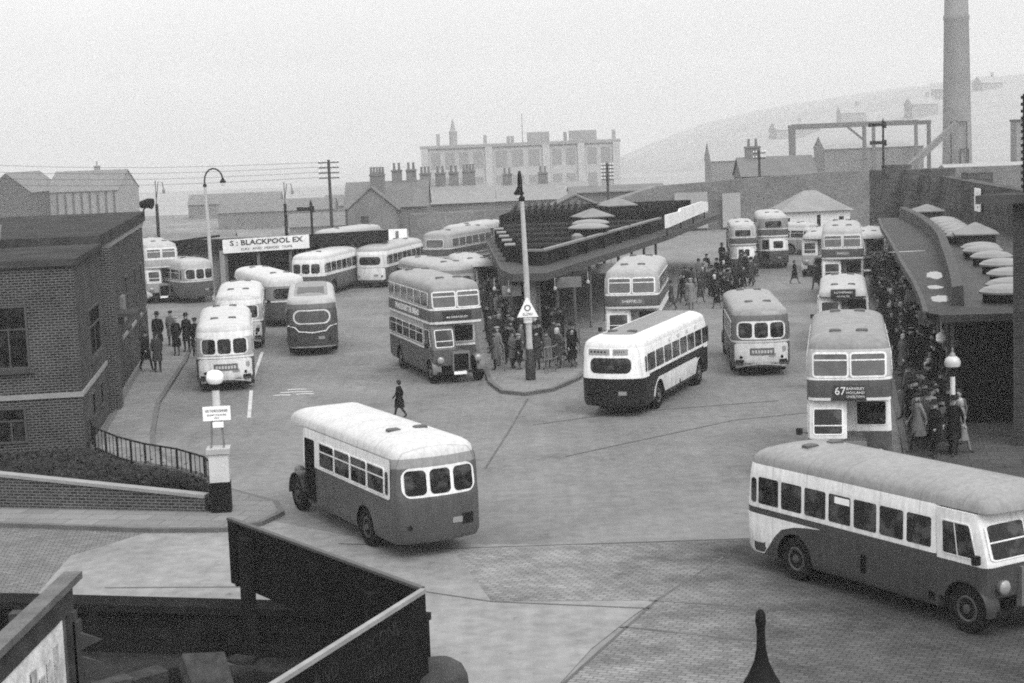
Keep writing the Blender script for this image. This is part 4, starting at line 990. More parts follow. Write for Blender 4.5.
def house(name, label, cat, x, y, w_, d_, he, hr, rz=0., wallm=None, roofm=None, chim=(), wins=(), group=None, z=0., hip=False, gable_x=True):
    t = thing(name, label, cat, (x, y, z), rz, group)
    wm, rm = wallm or mat('soot_stone_wall', .12, .9, .2, .25, .5, fine=.15), roofm or mat('slate_roof', .09, .7, .3, .2, .5, fine=.1)
    mb = MB()
    if hip or not gable_x: mb.box(-w_/2, w_/2, -d_/2, d_/2, -1, he)
    if not hip and gable_x:      # ridge along x, gables at the ends
        rings = [[(sx*w_/2, -d_/2, -1), (sx*w_/2, d_/2, -1), (sx*w_/2, d_/2, he), (sx*w_/2, 0, he+hr-.12), (sx*w_/2, -d_/2, he)] for sx in (-1, 1)]; mb = MB(); mb.loft(rings, [0])
    elif not hip:
        rings = [[(-w_/2, sy*d_/2, -1), (w_/2, sy*d_/2, -1), (w_/2, sy*d_/2, he), (0, sy*d_/2, he+hr-.12), (-w_/2, sy*d_/2, he)] for sy in (-1, 1)]; mb = MB(); mb.loft(rings, [0])
    mb.build('wall', wm, t, smooth=0)
    e = .3; mb = MB()
    if hip:
        k = d_/2
        mb.mesh([(-w_/2-e, -d_/2-e, he), (w_/2+e, -d_/2-e, he), (w_/2+e, d_/2+e, he), (-w_/2-e, d_/2+e, he), (-w_/2+k, 0, he+hr), (w_/2-k, 0, he+hr)], [(0,1,5,4), (1,2,5), (2,3,4,5), (3,0,4), (3,2,1,0)])
    elif gable_x:
        rings = [[(sx*(w_/2+e*.5), -d_/2-e, he-.1), (sx*(w_/2+e*.5), 0, he+hr), (sx*(w_/2+e*.5), d_/2+e, he-.1), (sx*(w_/2+e*.5), 0, he+hr-.18)] for sx in (-1, 1)]; mb.loft(rings, [0])
    else:
        rings = [[(-w_/2-e, sy*(d_/2+e*.5), he-.1), (0, sy*(d_/2+e*.5), he+hr), (w_/2+e, sy*(d_/2+e*.5), he-.1), (0, sy*(d_/2+e*.5), he+hr-.18)] for sy in (-1, 1)]; mb.loft(rings, [0])
    ro_ = mb.build('roof', rm, t, smooth=0)
    for cx, cy, cw, ch, np_ in chim:
        mb = MB(); mb.box(cx-cw/2, cx+cw/2, cy-.35, cy+.35, he+hr*.3, he+hr+ch); mb.box(cx-cw/2-.08, cx+cw/2+.08, cy-.43, cy+.43, he+hr+ch-.2, he+hr+ch-.05); cs = mb.build('chimney', wm, ro_, smooth=0)
        for k in range(np_):
            px = cx-cw/2+cw*(k+.5)/np_
            mb = MB(); mb.lathe([(.16, he+hr+ch), (.12, he+hr+ch+.5), (.15, he+hr+ch+.75)], (px, cy, 0), 8); pt = mb.build('chimney_pot', wm, t)
    for a0, a1, z0, z1 in wins:
        mb = MB(); mb.face([(a0, -d_/2-.012, z0), (a1, -d_/2-.012, z0), (a1, -d_/2-.012, z1), (a0, -d_/2-.012, z1)]); mb.build('window', GLASS, t)
    return t
hut = house('station_hut', 'low white walled hut with hipped tiled roof at the far end of the yard', 'hut', 25.0, 141, 5.6, 4.6, 2.6, 1.6, .02, mat('white_wash', .5, .8, .2, .1, .6), mat('old_tiles', .17, .8, .2, .2, .6, fine=.15), hip=True, wins=[(-2.5, -2.1, .6, 2.1), (.1, .4, .4, 2.3), (1.9, 2.3, .6, 2.1)])

# ------------------------------------------------------------------ excursion shed on the left with its sign
sh = thing('coach_shed', 'long open fronted coach shed with white excursion signboard along its roof', 'shed', (0,0,0))
DKS = mat('dark_shed_boards', .014, .85, .04, .3, .6)
A_, B_ = (-18.4, 110), (-8.2, 114.5)
mb = MB(); mb.prism([(-23.5, 110.4), (-18.4, 110.1), (-8.0, 114.6), (-8.6, 121), (-24, 121)], 3.0, lambda x, y: 3.75 if y < 116 else 3.2); mb.build('roof', DKS, sh, smooth=0)
mb = MB(); mb.box(-24.0, -18.6, 110.9, 111.1, -.05, 3.05); mb.build('end_wall', mat('pale_shed_wall', .22, .8, .2, .15, .6), sh, smooth=0)
mb = MB(); mb.box(-24, -8.6, 120.6, 120.9, -.05, 3.1); mb.build('back_wall', DKS, sh, smooth=0)
for k in range(6):
    q = lerp2((-18.3, 110.3), (-8.4, 114.7), k/5); mb = MB(); mb.box(q[0]-.1, q[0]+.1, q[1], q[1]+.2, -.05, 3.05); mb.build('post', POSTM, sh, smooth=0)
mb = MB(); mb.box(-18.66, -18.35, 110.1, 110.5, -.05, 3.05); mb.build('pale_post', mat('pale_shed_wall', .22), sh, smooth=0)
for a, b in (((-23.5, 3.0), (-21.2, 3.75)), ((-21.2, 3.75), (-18.6, 4.0))):
    mb = MB(); mb.beam((a[0], 110.3, a[1]), (b[0], 110.2, b[1]), .2, .14); mb.build('barge_board', DKS, sh, smooth=0)
es = thing('excursion_sign', 'long white painted board reading for Blackpool above the open coach shed', 'sign', (0,0,0))
mb = MB(); mb.beam((*A_, 3.3), (*lerp2(A_, B_, .52), 3.3), .08, .88); sbd = mb.build('sign_board', mat('weathered_white', .5), es, smooth=0)
n_ = Vector((B_[1]-A_[1], -(B_[0]-A_[0]), 0)).normalized()
q = lerp2(A_, B_, .26); lettering('S : BLACKPOOL EX', sbd, INK, (q[0]+n_.x*.05, q[1]+n_.y*.05, 3.47), n_, .46, width=4.9, bold=.025)
q = lerp2(A_, B_, .26); lettering('DAY  AND  PERIOD  TRIPS', sbd, INK, (q[0]+n_.x*.05, q[1]+n_.y*.05, 3.06), n_, .2, width=3.4)
wb_ = thing('notice_hoarding', 'small white notice hoarding standing behind the coaches near the island', 'hoarding', (-9.0, 133, 0))
mb = MB(); mb.box(-1.25, 1.15, -.05, .05, 1.6, 2.75); pn = mb.build('panel', WHITE, wb_, smooth=0)
mb = MB(); mb.box(.25, .5, -.07, -.05, 1.7, 2.6); mb.build('printed_mark', BOARD, pn, smooth=0)
for x in (-1.1, 1.):
    mb = MB(); mb.box(x-.06, x+.06, .05, .17, -.05, 2.5); mb.build('post', IRON, wb_, smooth=0)

# ------------------------------------------------------------------ poles, signals, wires
def tele_pole(x, y, h, label, arms=4, z=0., sp=.45, w_=.9):
    t = thing('telegraph_pole', label, 'telegraph pole', (x, y, z), 0., 'telegraph poles')
    mb = MB(); mb.tube([(0,0,-1.5), (0,0,h)], [.17, .12], 8); mb.build('pole', mat('creosoted_timber', .03, .85), t)
    for k in range(arms):
        zz = h-.25-k*sp
        mb = MB(); mb.box(-w_, w_, -.17, -.09, zz-.05, zz+.05); ar = mb.build('crossarm', mat('creosoted_timber', .03), t, smooth=0)
        for x_ in (-.92, -.5, .5, .92):
            mb = MB(); mb.lathe([(.04, zz+.05), (.07, zz+.1), (.05, zz+.22), (.02, zz+.25)], (x_*w_, -.13, 0), 6); mb.build('insulator', mat('porcelain', .5, .3), ar)
    return t
tele_pole(-15.5, 150.8, 8.1, 'dark telegraph pole with four crossarms behind the coaches')
tele_pole(10.1, 170, 6.6, 'faint telegraph pole with many crossarms in front of the factory', 5, -.1, .35, .6)
tele_pole(24.6, 166, 7.2, 'thin telegraph pole behind the far railway wall', 2, 0, .5, .6)
for x, y, h, lb in ((-30.66, 150, 6.9, 'slender lamp standard behind the brick office roof'), (-19.5, 150.6, 6.3, 'slender twin bracket lamp standard left of the telegraph pole')):
    t = thing('lamp_standard', lb, 'street lamp', (x, y, 0))
    mb = MB(); mb.tube([(0,0,-.3), (0,0,h*.7)], [.17, .13], 8); mb.build('column', IRON, t)
    mb = MB(); mb.tube([(0,0,h*.7), (0,0,h)], .035, 6); mb.build('finial', IRON, t)
    mb = MB(); mb.tube([(.0,0,h*.75), (.25,0,h*.98), (.6,0,h*.97), (.7,0,h*.88)], .035, 6); mb.build('bracket', IRON, t)
    mb = MB(); mb.lathe([(.05, h*.9), (.13, h*.87), (.12, h*.83)], (.7, 0, 0), 8); mb.build('lantern', STEEL, t)
def semaphore(x, y, h, arms, label, z=0.):
    t = thing('railway_signal', label, 'railway signal', (x, y, z), 0., 'railway semaphore signals')
    mb = MB(); mb.tube([(0,0,-2), (0,0,h)], [.14, .09], 8); mb.build('post', IRON, t)
    mb = MB(); mb.lathe([(.1, h), (.14, h+.1), (.02, h+.45)], n=8); mb.build('finial', IRON, t)
    for zz, ln in arms:
        mb = MB(); mb.mesh([(0, -.16, zz-.13), (-ln, -.16, zz-.17), (-ln, -.16, zz+.17), (0, -.16, zz+.13), (0, -.1, zz-.13), (-ln, -.1, zz-.17), (-ln, -.1, zz+.17), (0, -.1, zz+.13)], [(0,1,2,3), (7,6,5,4), (0,4,5,1), (1,5,6,2), (2,6,7,3), (3,7,4,0)]); mb.build('signal_arm', IRON, t, smooth=0)
        mb = MB(); mb.box(-.12, .26, -.2, -.06, zz-.3, zz+.22); mb.build('spectacle', IRON, t, smooth=0)
semaphore(-15.9, 139, 4.6, [(4.35, 1.15)], 'short railway semaphore signal with one arm beside the telegraph pole')
semaphore(33.1, 150, 9.4, [(9.3, 1.3), (7.75, 1.2)], 'tall railway semaphore signal with two arms before the gantry')
lt = thing('lattice_post', 'dark toothed lattice post rising at the right edge above the sooty building', 'post', (15.3, 50.5, 7.6))
mb = MB(); mb.box(-.03, .16, -.06, .06, 0, 2.9); mb.build('mast', IRON, lt, smooth=0)
for k in range(14):
    mb = MB(); mb.box(-.09, -.03, -.05, .05, .15+k*.2, .24+k*.2); mb.build('step', IRON, lt, smooth=0)
for k, (z0, z1, y1) in enumerate([(7.9, 9.6, 152), (7.5, 8.9, 152), (7.05, 8.3, 152), (6.6, 7.7, 152)]):
    wr = thing('overhead_wire', ['topmost', 'second highest', 'third highest', 'lowest'][k]+' thin telegraph wire sagging across the sky on the left', 'wire', (0,0,0), 0., 'telegraph wires')
    mb = MB(); mb.tube([(-15.5-(40*i/8), 150.7+i*.3, z0+(z1-z0)*i/8-1.2*math.sin(math.pi*i/8)*.5) for i in range(9)], .014, 4); mb.build('wire_span', IRON, wr)

# ------------------------------------------------------------------ foreground: parapet, hoardings, rubble yard
PST = brick('parapet_stone', .014, .006, .012, .62, .27, .03, .95, .6)
pw = thing('stone_parapet', 'rough dark stone parapet wall with flat coping in the foreground', 'wall', (0,0,0))
pl = [(-16, 34.9), (-10.2, 33.7), (-3.4, 32.1), (-1.9, 31.2)]
wall_line(pw, pl, .86, .5, PST, 'stonework')
for a, b in zip(pl, pl[1:]):
    mb = MB(); mb.beam((*a, .93), (*b, .93), .66, .14); mb.build('coping', mat('dark_coping', .012, .9, .03, .35, 2., fine=.2), pw, smooth=0)
# rubble-covered foreground ground
mb = MB(); mb.sheet([(-16, 18), (-1.4, 18), (-1.6, 31.2), (-3.3, 32.), (-10.2, 33.6), (-16, 34.8)], .008); struct(mb.build('rubble_ground', mat('dark_rubble', .02, .95, .02, .5, .6, bump=.6, bscale=5, fine=.3)))
rnd = random.Random(11)
def stone(x, y, z, a, b, c, rz, tilt, label, k):
    mb = MB(); vs = []
    for sz in (-1, 1):
        for sx, sy in ((-1,-1), (1,-1), (1,1), (-1,1)):
            vs.append((sx*a*rnd.uniform(.85, 1.05), sy*b*rnd.uniform(.8, 1.05), sz*c*rnd.uniform(.8, 1.1)))
    mb.mesh(vs, [(0,3,2,1),(4,5,6,7),(0,1,5,4),(1,2,6,5),(2,3,7,6),(3,0,4,7)])
    o = mb.build('stone_slab', mat('broken_stone_%d' % (k % 3), (.035, .022, .045)[k % 3], .95, .03, .4, 3., bump=.8, bscale=9, fine=.25), None, smooth=0)
    o.location = (x, y, z); o.rotation_euler = (tilt, tilt*.4, rz)
    tag(o, label, 'stone', 'fallen stones below the parapet')
stone(-5.55, 29.2, .42, .42, 1.05, .12, R(22), R(18), 'long flat stone slab leaning against the dark hoarding post', 0)
arc = [(-8.6, 28.6), (-8.0, 29.1), (-7.4, 29.6), (-6.85, 30.0), (-6.4, 30.5)]
for k, (x, y) in enumerate(arc):
    stone(x, y, .32, .36, .2, .2, R(38), R(4), ['first kerb stone at the near end of the curved kerb', 'second kerb stone of the curved kerb below the parapet', 'middle kerb stone of the curved kerb below the parapet', 'fourth kerb stone of the curved kerb below the parapet', 'kerb stone at the top of the curved kerb by the slab'][k], k)
for k in range(26):
    x = rnd.uniform(-8.8, -3.6); y = rnd.uniform(26.6, 31.6)
    if (y-28.6) > (x+8.6)*.85-.5 and x < -6.3: y -= 2.2
    stone(x, y, .1, rnd.uniform(.16, .42), rnd.uniform(.12, .3), rnd.uniform(.06, .16), rnd.uniform(0, 3), rnd.uniform(-.2, .2), 'rough dark stone lying in the rubble below the parapet', k)
# hoarding A and B
TIM = mat('weathered_black_timber', .01, .85, .04, .4, 1.4, fine=.2); TIMT = mat('bare_top_rail', .2, .7, .2, .2, 2)
ha = thing('hoarding', 'dark timber hoarding seen from behind with a stout post above the parapet', 'hoarding', (0,0,0))
A0, A1, B1 = (-5.72, 33.), (-1.62, 27.2), (-5.2, 18.2)
mb = MB(); mb.beam((*A0, 1.965), (*A1, 1.965), .06, 1.27); mb.build('board', TIM, ha, smooth=0)
mb = MB(); mb.beam((*A0, 2.625), (*A1, 2.625), .1, .05); mb.build('top_rail', mat('dark_top_rail', .06, .7), ha, smooth=0)
dA = (Vector(A1)-Vector(A0)).normalized(); nA = Vector((dA.y, -dA.x))
if nA.y > 0: nA = -nA
for t_ in (.05, .33, .62, .9):
    q = Vector(lerp2(A0, A1, t_))+nA*.06; mb = MB(); mb.beam((q.x, q.y, 1.34), (q.x, q.y, 2.58), .09, .07, up=(nA.x, nA.y, 0)); mb.build('batten', TIM, ha, smooth=0)
q = Vector(lerp2(A0, A1, .135))+nA*.14; mb = MB(); mb.beam((q.x, q.y, 0), (q.x, q.y, 2.42), .26, .2, up=(nA.x, nA.y, 0)); mb.build('post', IRON, ha, smooth=0)
q = Vector(lerp2(A0, A1, .8))+nA*.14; mb = MB(); mb.beam((q.x, q.y, 0), (q.x, q.y, 2.3), .22, .2, up=(nA.x, nA.y, 0)); mb.build('post', IRON, ha, smooth=0)
hb_ = thing('hoarding', 'dark painted hoarding with faded secondhand lettering and a pale top rail', 'hoarding', (0,0,0))
A1b = (A1[0]+.02, A1[1]-.06)
mb = MB(); mb.beam((*A1b, 1.9), (*B1, 1.9), .06, 1.36); bd = mb.build('board', mat('dark_sign_paint', .007, .7, .1, .35, 1.2, fine=.15), hb_, smooth=0)
mb = MB(); mb.beam((*A1b, 2.61), (*B1, 2.61), .1, .07); mb.build('top_rail', TIMT, hb_, smooth=0)
dB = (Vector(B1)-Vector(A1b)).normalized(); nB = Vector((-dB.y, dB.x))
if nB.x < 0: nB = -nB
for s_, t0, zz, sz in (('SECOND', .17, 2.28, .36), ('AND', .36, 2.28, .36), ('NEW', .5, 2.28, .36), ('HAND', .17, 1.8, .36), ('LAND', .37, 1.8, .34)):
    q = Vector(lerp2(A1b, B1, t0))+nB*.034; lettering(s_, bd, FADED, (q.x, q.y, zz), (nB.x, nB.y, 0), sz)
for t_ in (.02, .5):
    q = Vector(lerp2(A1b, B1, t_))-nB*.12; mb = MB(); mb.beam((q.x, q.y, 0), (q.x, q.y, 2.4), .14, .14); mb.build('post', IRON, hb_, smooth=0)
gp_ = thing('gate_pier', 'round topped stone gate pier behind the corner of the dark hoarding', 'pier', (-1.47, 28.4, 0))
mb = MB(); mb.lathe([(.5, 0), (.5, .62), (.49, .75), (.41, .92), (.25, 1.03), (.07, 1.07)], n=24); mb.build('pier_stone', mat('mottled_stone', .04, .9, .2, .4, 2.5, bump=.4, bscale=9, fine=.2), gp_, smooth=60)
# poster hoarding bottom left
ph = thing('poster_hoarding', 'heavy timber poster frame with white pasted bill at the lower left corner', 'hoarding', (0,0,0))
P0, P1 = (-7.46, 27.8), (-7.62, 19.5)
mb = MB(); mb.beam((P0[0], P0[1], 2.93), (P1[0], P1[1], 2.93), .3, .12); mb.build('top_rail', mat('grey_timber', .085, .8, .2, .3, 2., fine=.2), ph, smooth=0)
mb = MB(); mb.beam((P0[0]-.02, P0[1]-.3, 2.66), (P1[0], P1[1], 2.66), .14, .42); mb.build('upper_board', mat('dark_timber', .035, .8, .2, .4, 2., fine=.2), ph, smooth=0)
mb = MB(); mb.beam((P0[0]+.04, P0[1]-.55, 0), (P0[0]+.04, P0[1]-.55, 2.46), .2, .2); mb.build('post', mat('dark_timber', .035), ph, smooth=0)
mb = MB(); mb.box(P0[0]-.55, P0[0]-.16, 25.9, 26.15, 2.62, 2.82); mb.build('bracket', mat('dark_timber', .035), ph, smooth=0)
mb = MB(); mb.beam((P0[0]-.03, P0[1]-.68, 1.5), (P1[0], P1[1], 1.5), .05, 1.9); bo = mb.build('bill_board', mat('grey_timber', .085), ph, smooth=0)
BILL = mat('weathered_bill', .55, .8, .2, .35, 2.2, fine=.25)
mb = MB(); mb.beam((P0[0]+.01, P0[1]-.95, 1.5), (P1[0]+.04, P1[1]+.6, 1.5), .02, 1.86); bi = mb.build('pasted_bill', BILL, ph, smooth=0)
for k in range(6):
    y = 26.4-k*.42; mb = MB(); mb.box(P0[0]+.012, P0[0]+.026, y-.16, y+.1, .8+.1*(k % 2), 2.15-.12*(k % 3)); mb.build('printed_panel', mat('faded_print', .36, .8, .2, .5, 4, fine=.3), bi, smooth=0)
for zz in (1.95, 1.55):
    mb = MB(); mb.mesh([(P0[0]+.14, 27.2, zz-.16), (P0[0]+.14, 27.3, zz-.16), (P0[0]+.14, 27.3, zz+.16), (P0[0]+.14, 27.2, zz+.16), (P0[0]+.56, 27.25, zz+.02)], [(0,1,2,3), (1,0,4), (2,1,4), (3,2,4), (0,3,4)]); mb.build('spike', mat('galvanised_spike', .045, .7, .1), ph, smooth=0)
mb = MB(); mb.box(P0[0]+.1, P0[0]+.2, 27.15, 27.35, 0, 2.3); mb.build('spike_bar', mat('galvanised_spike', .14), ph, smooth=0)
# iron finial close to the camera
fi = thing('iron_finial', 'dark cast iron lamp finial rising close to the camera at the bottom edge', 'lamp', (1.72, 12, 0))
mb = MB(); mb.lathe([(.012, 6.49), (.035, 6.46), (.04, 6.40), (.03, 6.35), (.035, 6.2), (.055, 6.1), (.1, 6.0), (.13, 5.95), (.15, 5.9), (.15, 5.84), (.24, 5.7), (.3, 5.55), (.28, 5.5)][::-1], n=20); mb.build('finial', IRON, fi, smooth=50)
mb = MB(); mb.lathe([(.14, 4.9), (.24, 5.5)], n=8); mb.build('lantern', GLASS2, fi, smooth=0)
mb = MB(); mb.lathe([(.16, -.01), (.16, .8), (.09, .95), (.07, 4.8), (.14, 4.9)], n=12); mb.build('column', IRON, fi, smooth=50)

# ------------------------------------------------------------------ far background
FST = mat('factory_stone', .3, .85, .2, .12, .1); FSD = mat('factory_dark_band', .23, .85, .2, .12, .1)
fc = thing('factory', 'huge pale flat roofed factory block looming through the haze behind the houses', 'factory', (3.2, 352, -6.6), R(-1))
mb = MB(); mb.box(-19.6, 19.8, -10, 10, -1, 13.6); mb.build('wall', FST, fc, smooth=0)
mb = MB(); mb.box(-19.9, 20.1, -10.3, 10.3, 13.6, 14.2); mb.build('parapet', FSD, fc, smooth=0)
for x in (-19.0, -6.2, 5.2, 12.2, 19.2):
    mb = MB(); mb.box(x-.7, x+.7, -10.35, -10, -1, 13.6); mb.build('pilaster', mat('pale_pilaster', .33, .85), fc, smooth=0)
for a, b in ((-18.2, -7), (-5.4, 4.4), (6., 11.4), (13., 18.4)):
    for z0, z1 in ((9.2, 13.2), (4.6, 8.2), (.6, 3.8)):
        nw = max(2, int((b-a)/2.6))
        for q_ in range(nw):
            wa = a+(b-a)*(q_+.16)/nw; wb2 = a+(b-a)*(q_+.84)/nw
            mb = MB(); mb.box(wa, wb2, -10.02, -9.9, z0+.3, z1-.4); mb.build('window', mat('factory_glass', .2, .6), fc, smooth=0)
for x, h in ((-16.5, 2.3), (-7, 1.8), (9.2, 1.8), (12.8, 2.), (19, 1.9), (-1.5, 1.4), (-2.3, 1.4)):
    mb = MB(); mb.box(x-.35, x+.35, -5, -4.3, 14.2, 14.2+h); mb.build('chimney', FSD, fc, smooth=0)
mb = MB(); mb.lathe([(.8, 14.2), (.8, 17), (.55, 17.2), (.1, 19.4)], (-13.5, -3, 0), 8); mb.build('turret', FSD, fc, smooth=0)
mb = MB(); mb.tube([(.6, -4, 14.2), (.6, -4, 20)], .09, 5); mb.build('flagpole', FSD, fc)
for x0, x1 in ((1.5, 6), (10, 15.5)):
    mb = MB(); mb.box(x0, x1, -6, -2, 14.2, 16.2); mb.build('roof_house', FSD, fc, smooth=0)
SW = mat('soot_stone_wall', .12, .9, .2, .25, .5, fine=.15)
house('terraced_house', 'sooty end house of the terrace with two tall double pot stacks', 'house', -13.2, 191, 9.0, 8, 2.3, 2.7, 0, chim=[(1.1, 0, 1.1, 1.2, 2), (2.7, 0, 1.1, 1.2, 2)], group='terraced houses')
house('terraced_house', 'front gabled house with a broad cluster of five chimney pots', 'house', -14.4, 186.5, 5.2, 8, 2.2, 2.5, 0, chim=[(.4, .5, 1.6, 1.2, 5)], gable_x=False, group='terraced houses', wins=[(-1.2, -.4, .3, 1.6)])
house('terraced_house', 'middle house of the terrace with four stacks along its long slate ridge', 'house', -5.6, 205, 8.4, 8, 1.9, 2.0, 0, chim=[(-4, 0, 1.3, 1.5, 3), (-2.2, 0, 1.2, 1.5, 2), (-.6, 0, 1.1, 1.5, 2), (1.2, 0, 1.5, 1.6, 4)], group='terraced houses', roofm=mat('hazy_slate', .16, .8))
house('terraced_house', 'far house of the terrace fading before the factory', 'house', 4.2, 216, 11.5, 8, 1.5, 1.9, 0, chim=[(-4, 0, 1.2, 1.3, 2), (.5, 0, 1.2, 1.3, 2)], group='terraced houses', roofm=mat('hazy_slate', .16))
house('outhouse', 'low gabled outhouse roof just beyond the island shelter', 'outhouse', 6.2, 158, 6, 6, 2.6, 1.5, 0, gable_x=False)
house('shed', 'flat dark goods shed behind the island shelter', 'shed', 11.2, 176, 9.5, 6, 3.6, .5, 0)
house('cottage', 'dark stone cottage with one stack behind the far railway wall', 'cottage', 27.6, 176, 7.5, 6, 4.6, 1.8, 0, chim=[(-2.2, 0, 1.5, 1.1, 2)])
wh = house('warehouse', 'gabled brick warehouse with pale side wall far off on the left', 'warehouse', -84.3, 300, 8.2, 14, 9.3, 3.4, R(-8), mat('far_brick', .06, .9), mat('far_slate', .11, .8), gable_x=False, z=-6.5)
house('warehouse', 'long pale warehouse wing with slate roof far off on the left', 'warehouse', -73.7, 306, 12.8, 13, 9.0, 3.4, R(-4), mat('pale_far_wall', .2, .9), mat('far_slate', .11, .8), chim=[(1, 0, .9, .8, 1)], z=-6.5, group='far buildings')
wg = [o for o in bpy.data.objects if o.get('label', '').startswith('long pale warehouse')][0]
for k in range(9):
    x = -6.+k*1.45; mb = MB(); mb.box(x, x+.25, -6.75, -6.5, -1, 8.8); mb.build('pilaster', mat('far_brick', .06), wg, smooth=0)
rnd = random.Random(5)
for k, (x, y, w_, h) in enumerate([(-44, 330, 22, 3.2), (-30, 360, 16, 2.6), (-60, 380, 20, 3.2), (-25, 300, 26, 1.6), (-100, 380, 14, 6), (-52, 250, 24, 1.5)]):
    house('shed', ['long low shed roof left of the tall far lamp', 'small shed in the haze behind the telegraph pole', 'broad shed roof fading right of the pale warehouse', 'very low shed beyond the excursion sign', 'far shed fading at the left edge', 'low dark shed beyond the brick office'][k], 'shed', x, y, w_, 10, h, 2., rnd.uniform(-.1, .1), z=-6.5, group='far buildings')
# chimney and yard on the right
ch = thing('factory_chimney', 'very tall tapering brick factory chimney running out of the top of the picture', 'chimney', (84.4, 320, -5))
mb = MB(); mb.lathe([(2.85, -2), (2.55, 14), (2.25, 32.), (2.35, 32.3), (2.35, 33), (2.2, 33.2), (2.0, 42)], n=24); mb.build('shaft', mat('chimney_brick', .16, .9, .2, .2, .2), ch, smooth=50)
for z0, z1, x0, x1 in ((2, 13.5, -1.9, 1.0), (2, 8.5, -.2, 1.3)):
    fr_ = MB()
    mb = MB(); mb.beam((x0, -2.95, z0), (x0, -2.95, z1), .2, .2); mb.build('scaffold_pole', IRON, ch, smooth=0)
    mb = MB(); mb.beam((x1, -2.95, z0), (x1, -2.95, z1), .2, .2); mb.build('scaffold_pole', IRON, ch, smooth=0)
    mb = MB(); mb.beam((x0, -2.95, z1), (x1, -2.95, z1), .2, .2); mb.build('scaffold_bar', IRON, ch, smooth=0)
cv = thing('conveyor', 'sloping conveyor duct climbing to the foot of the factory chimney', 'conveyor', (0,0,0))
mb = MB(); mb.beam((71.5, 312, -1.), (83, 315, 8.2), 1., 1.); mb.build('duct', mat('far_slate', .11), cv, smooth=0)
mb = MB(); mb.beam((71.5, 312, -6.6), (71.5, 312, -1.5), .6, .6); mb.build('trestle', IRON, cv, smooth=0)
ga = thing('steel_frame', 'bare steel building frame standing in the haze left of the chimney', 'steel frame', (0,0,0))
SF = mat('rusty_steel', .09, .8)
for x, y in ((55, 330), (69.2, 330), (81.6, 330), (58, 344), (74, 344), (82.5, 344)):
    mb = MB(); mb.beam((x, y, -6.6), (x, y, 8.3), .8 if y < 340 else .6, .6); mb.build('column', SF, ga, smooth=0)
mb = MB(); mb.beam((54.6, 330, 8.6), (82, 330, 8.6), .7, .8); mb.build('beam', SF, ga, smooth=0)
mb = MB(); mb.beam((57.6, 344, 8.8), (83, 344, 8.8), .7, .7); mb.build('beam', SF, ga, smooth=0)
mb = MB(); mb.beam((69.2, 330, 5.6), (66, 330, 8.3), .4, .4); mb.build('brace', SF, ga, smooth=0)
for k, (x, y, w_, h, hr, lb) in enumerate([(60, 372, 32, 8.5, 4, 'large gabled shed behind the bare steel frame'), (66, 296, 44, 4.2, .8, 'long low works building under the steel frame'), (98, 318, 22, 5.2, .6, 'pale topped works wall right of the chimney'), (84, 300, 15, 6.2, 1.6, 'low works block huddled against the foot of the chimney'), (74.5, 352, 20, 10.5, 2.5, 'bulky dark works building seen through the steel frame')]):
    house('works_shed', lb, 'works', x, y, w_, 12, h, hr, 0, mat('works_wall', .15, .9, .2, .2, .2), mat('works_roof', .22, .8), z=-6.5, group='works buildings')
st_ = thing('chimney_stack', 'square brick stack right of the tall chimney', 'chimney', (98.3, 325, -6.5))
mb = MB(); mb.box(-1.9, 1.9, -1.9, 1.9, 0, 14.6); mb.build('shaft', mat('chimney_brick', .16), st_, smooth=0); mb = MB(); mb.box(-2.05, 2.05, -2.05, 2.05, 14.6, 15); mb.build('cap', IRON, st_, smooth=0)
st_ = thing('chimney_stack', 'smaller square brick stack at the right edge of the works', 'chimney', (106, 332, -6.5))
mb = MB(); mb.box(-1.3, 1.3, -1.2, 1.2, 0, 13.); mb.build('shaft', mat('chimney_brick', .16), st_, smooth=0); mb = MB(); mb.box(-1.4, 1.4, -1.3, 1.3, 13., 13.3); mb.build('cap', IRON, st_, smooth=0)
for k in range(8):
    x = 150+k*28+rnd.uniform(-5, 5); y = rnd.uniform(800, 930)
    house('hillside_house', 'faint house roof on the hazy hillside to the right', 'house', x, y, rnd.uniform(9, 24), 10, rnd.uniform(3, 6), 3.5, rnd.uniform(-.3, .3), z=terrain_z(x, y)-.5, group='houses on the far hillside', chim=[(3, 0, 1.5, 2, 0)], wallm=mat('far_house_wall', .2, .9), roofm=mat('far_house_roof', .2, .9))  # walls and roofs share the hill's paled tone, haze put into their colour

# ------------------------------------------------------------------ the buses
# near left saloon
b, s = make_bus('near saloon with white roof and three white framed rear windows seen from behind', -2.76, 41.55, R(26.9), W=2.28, wb=4.92, ro=2.0, low=.065, belt=.065, win=.075, cant=.2, roof=0.40, frame=.72, rim=.05, nwin=5, guard=.015, side_band=.6, rr=.34, vents='rear', vent_y=[-.2])
patch(s.map('rear'), .55, .86, .72, .98, .02, .013, 'plate_box', IRON, b, n=3)
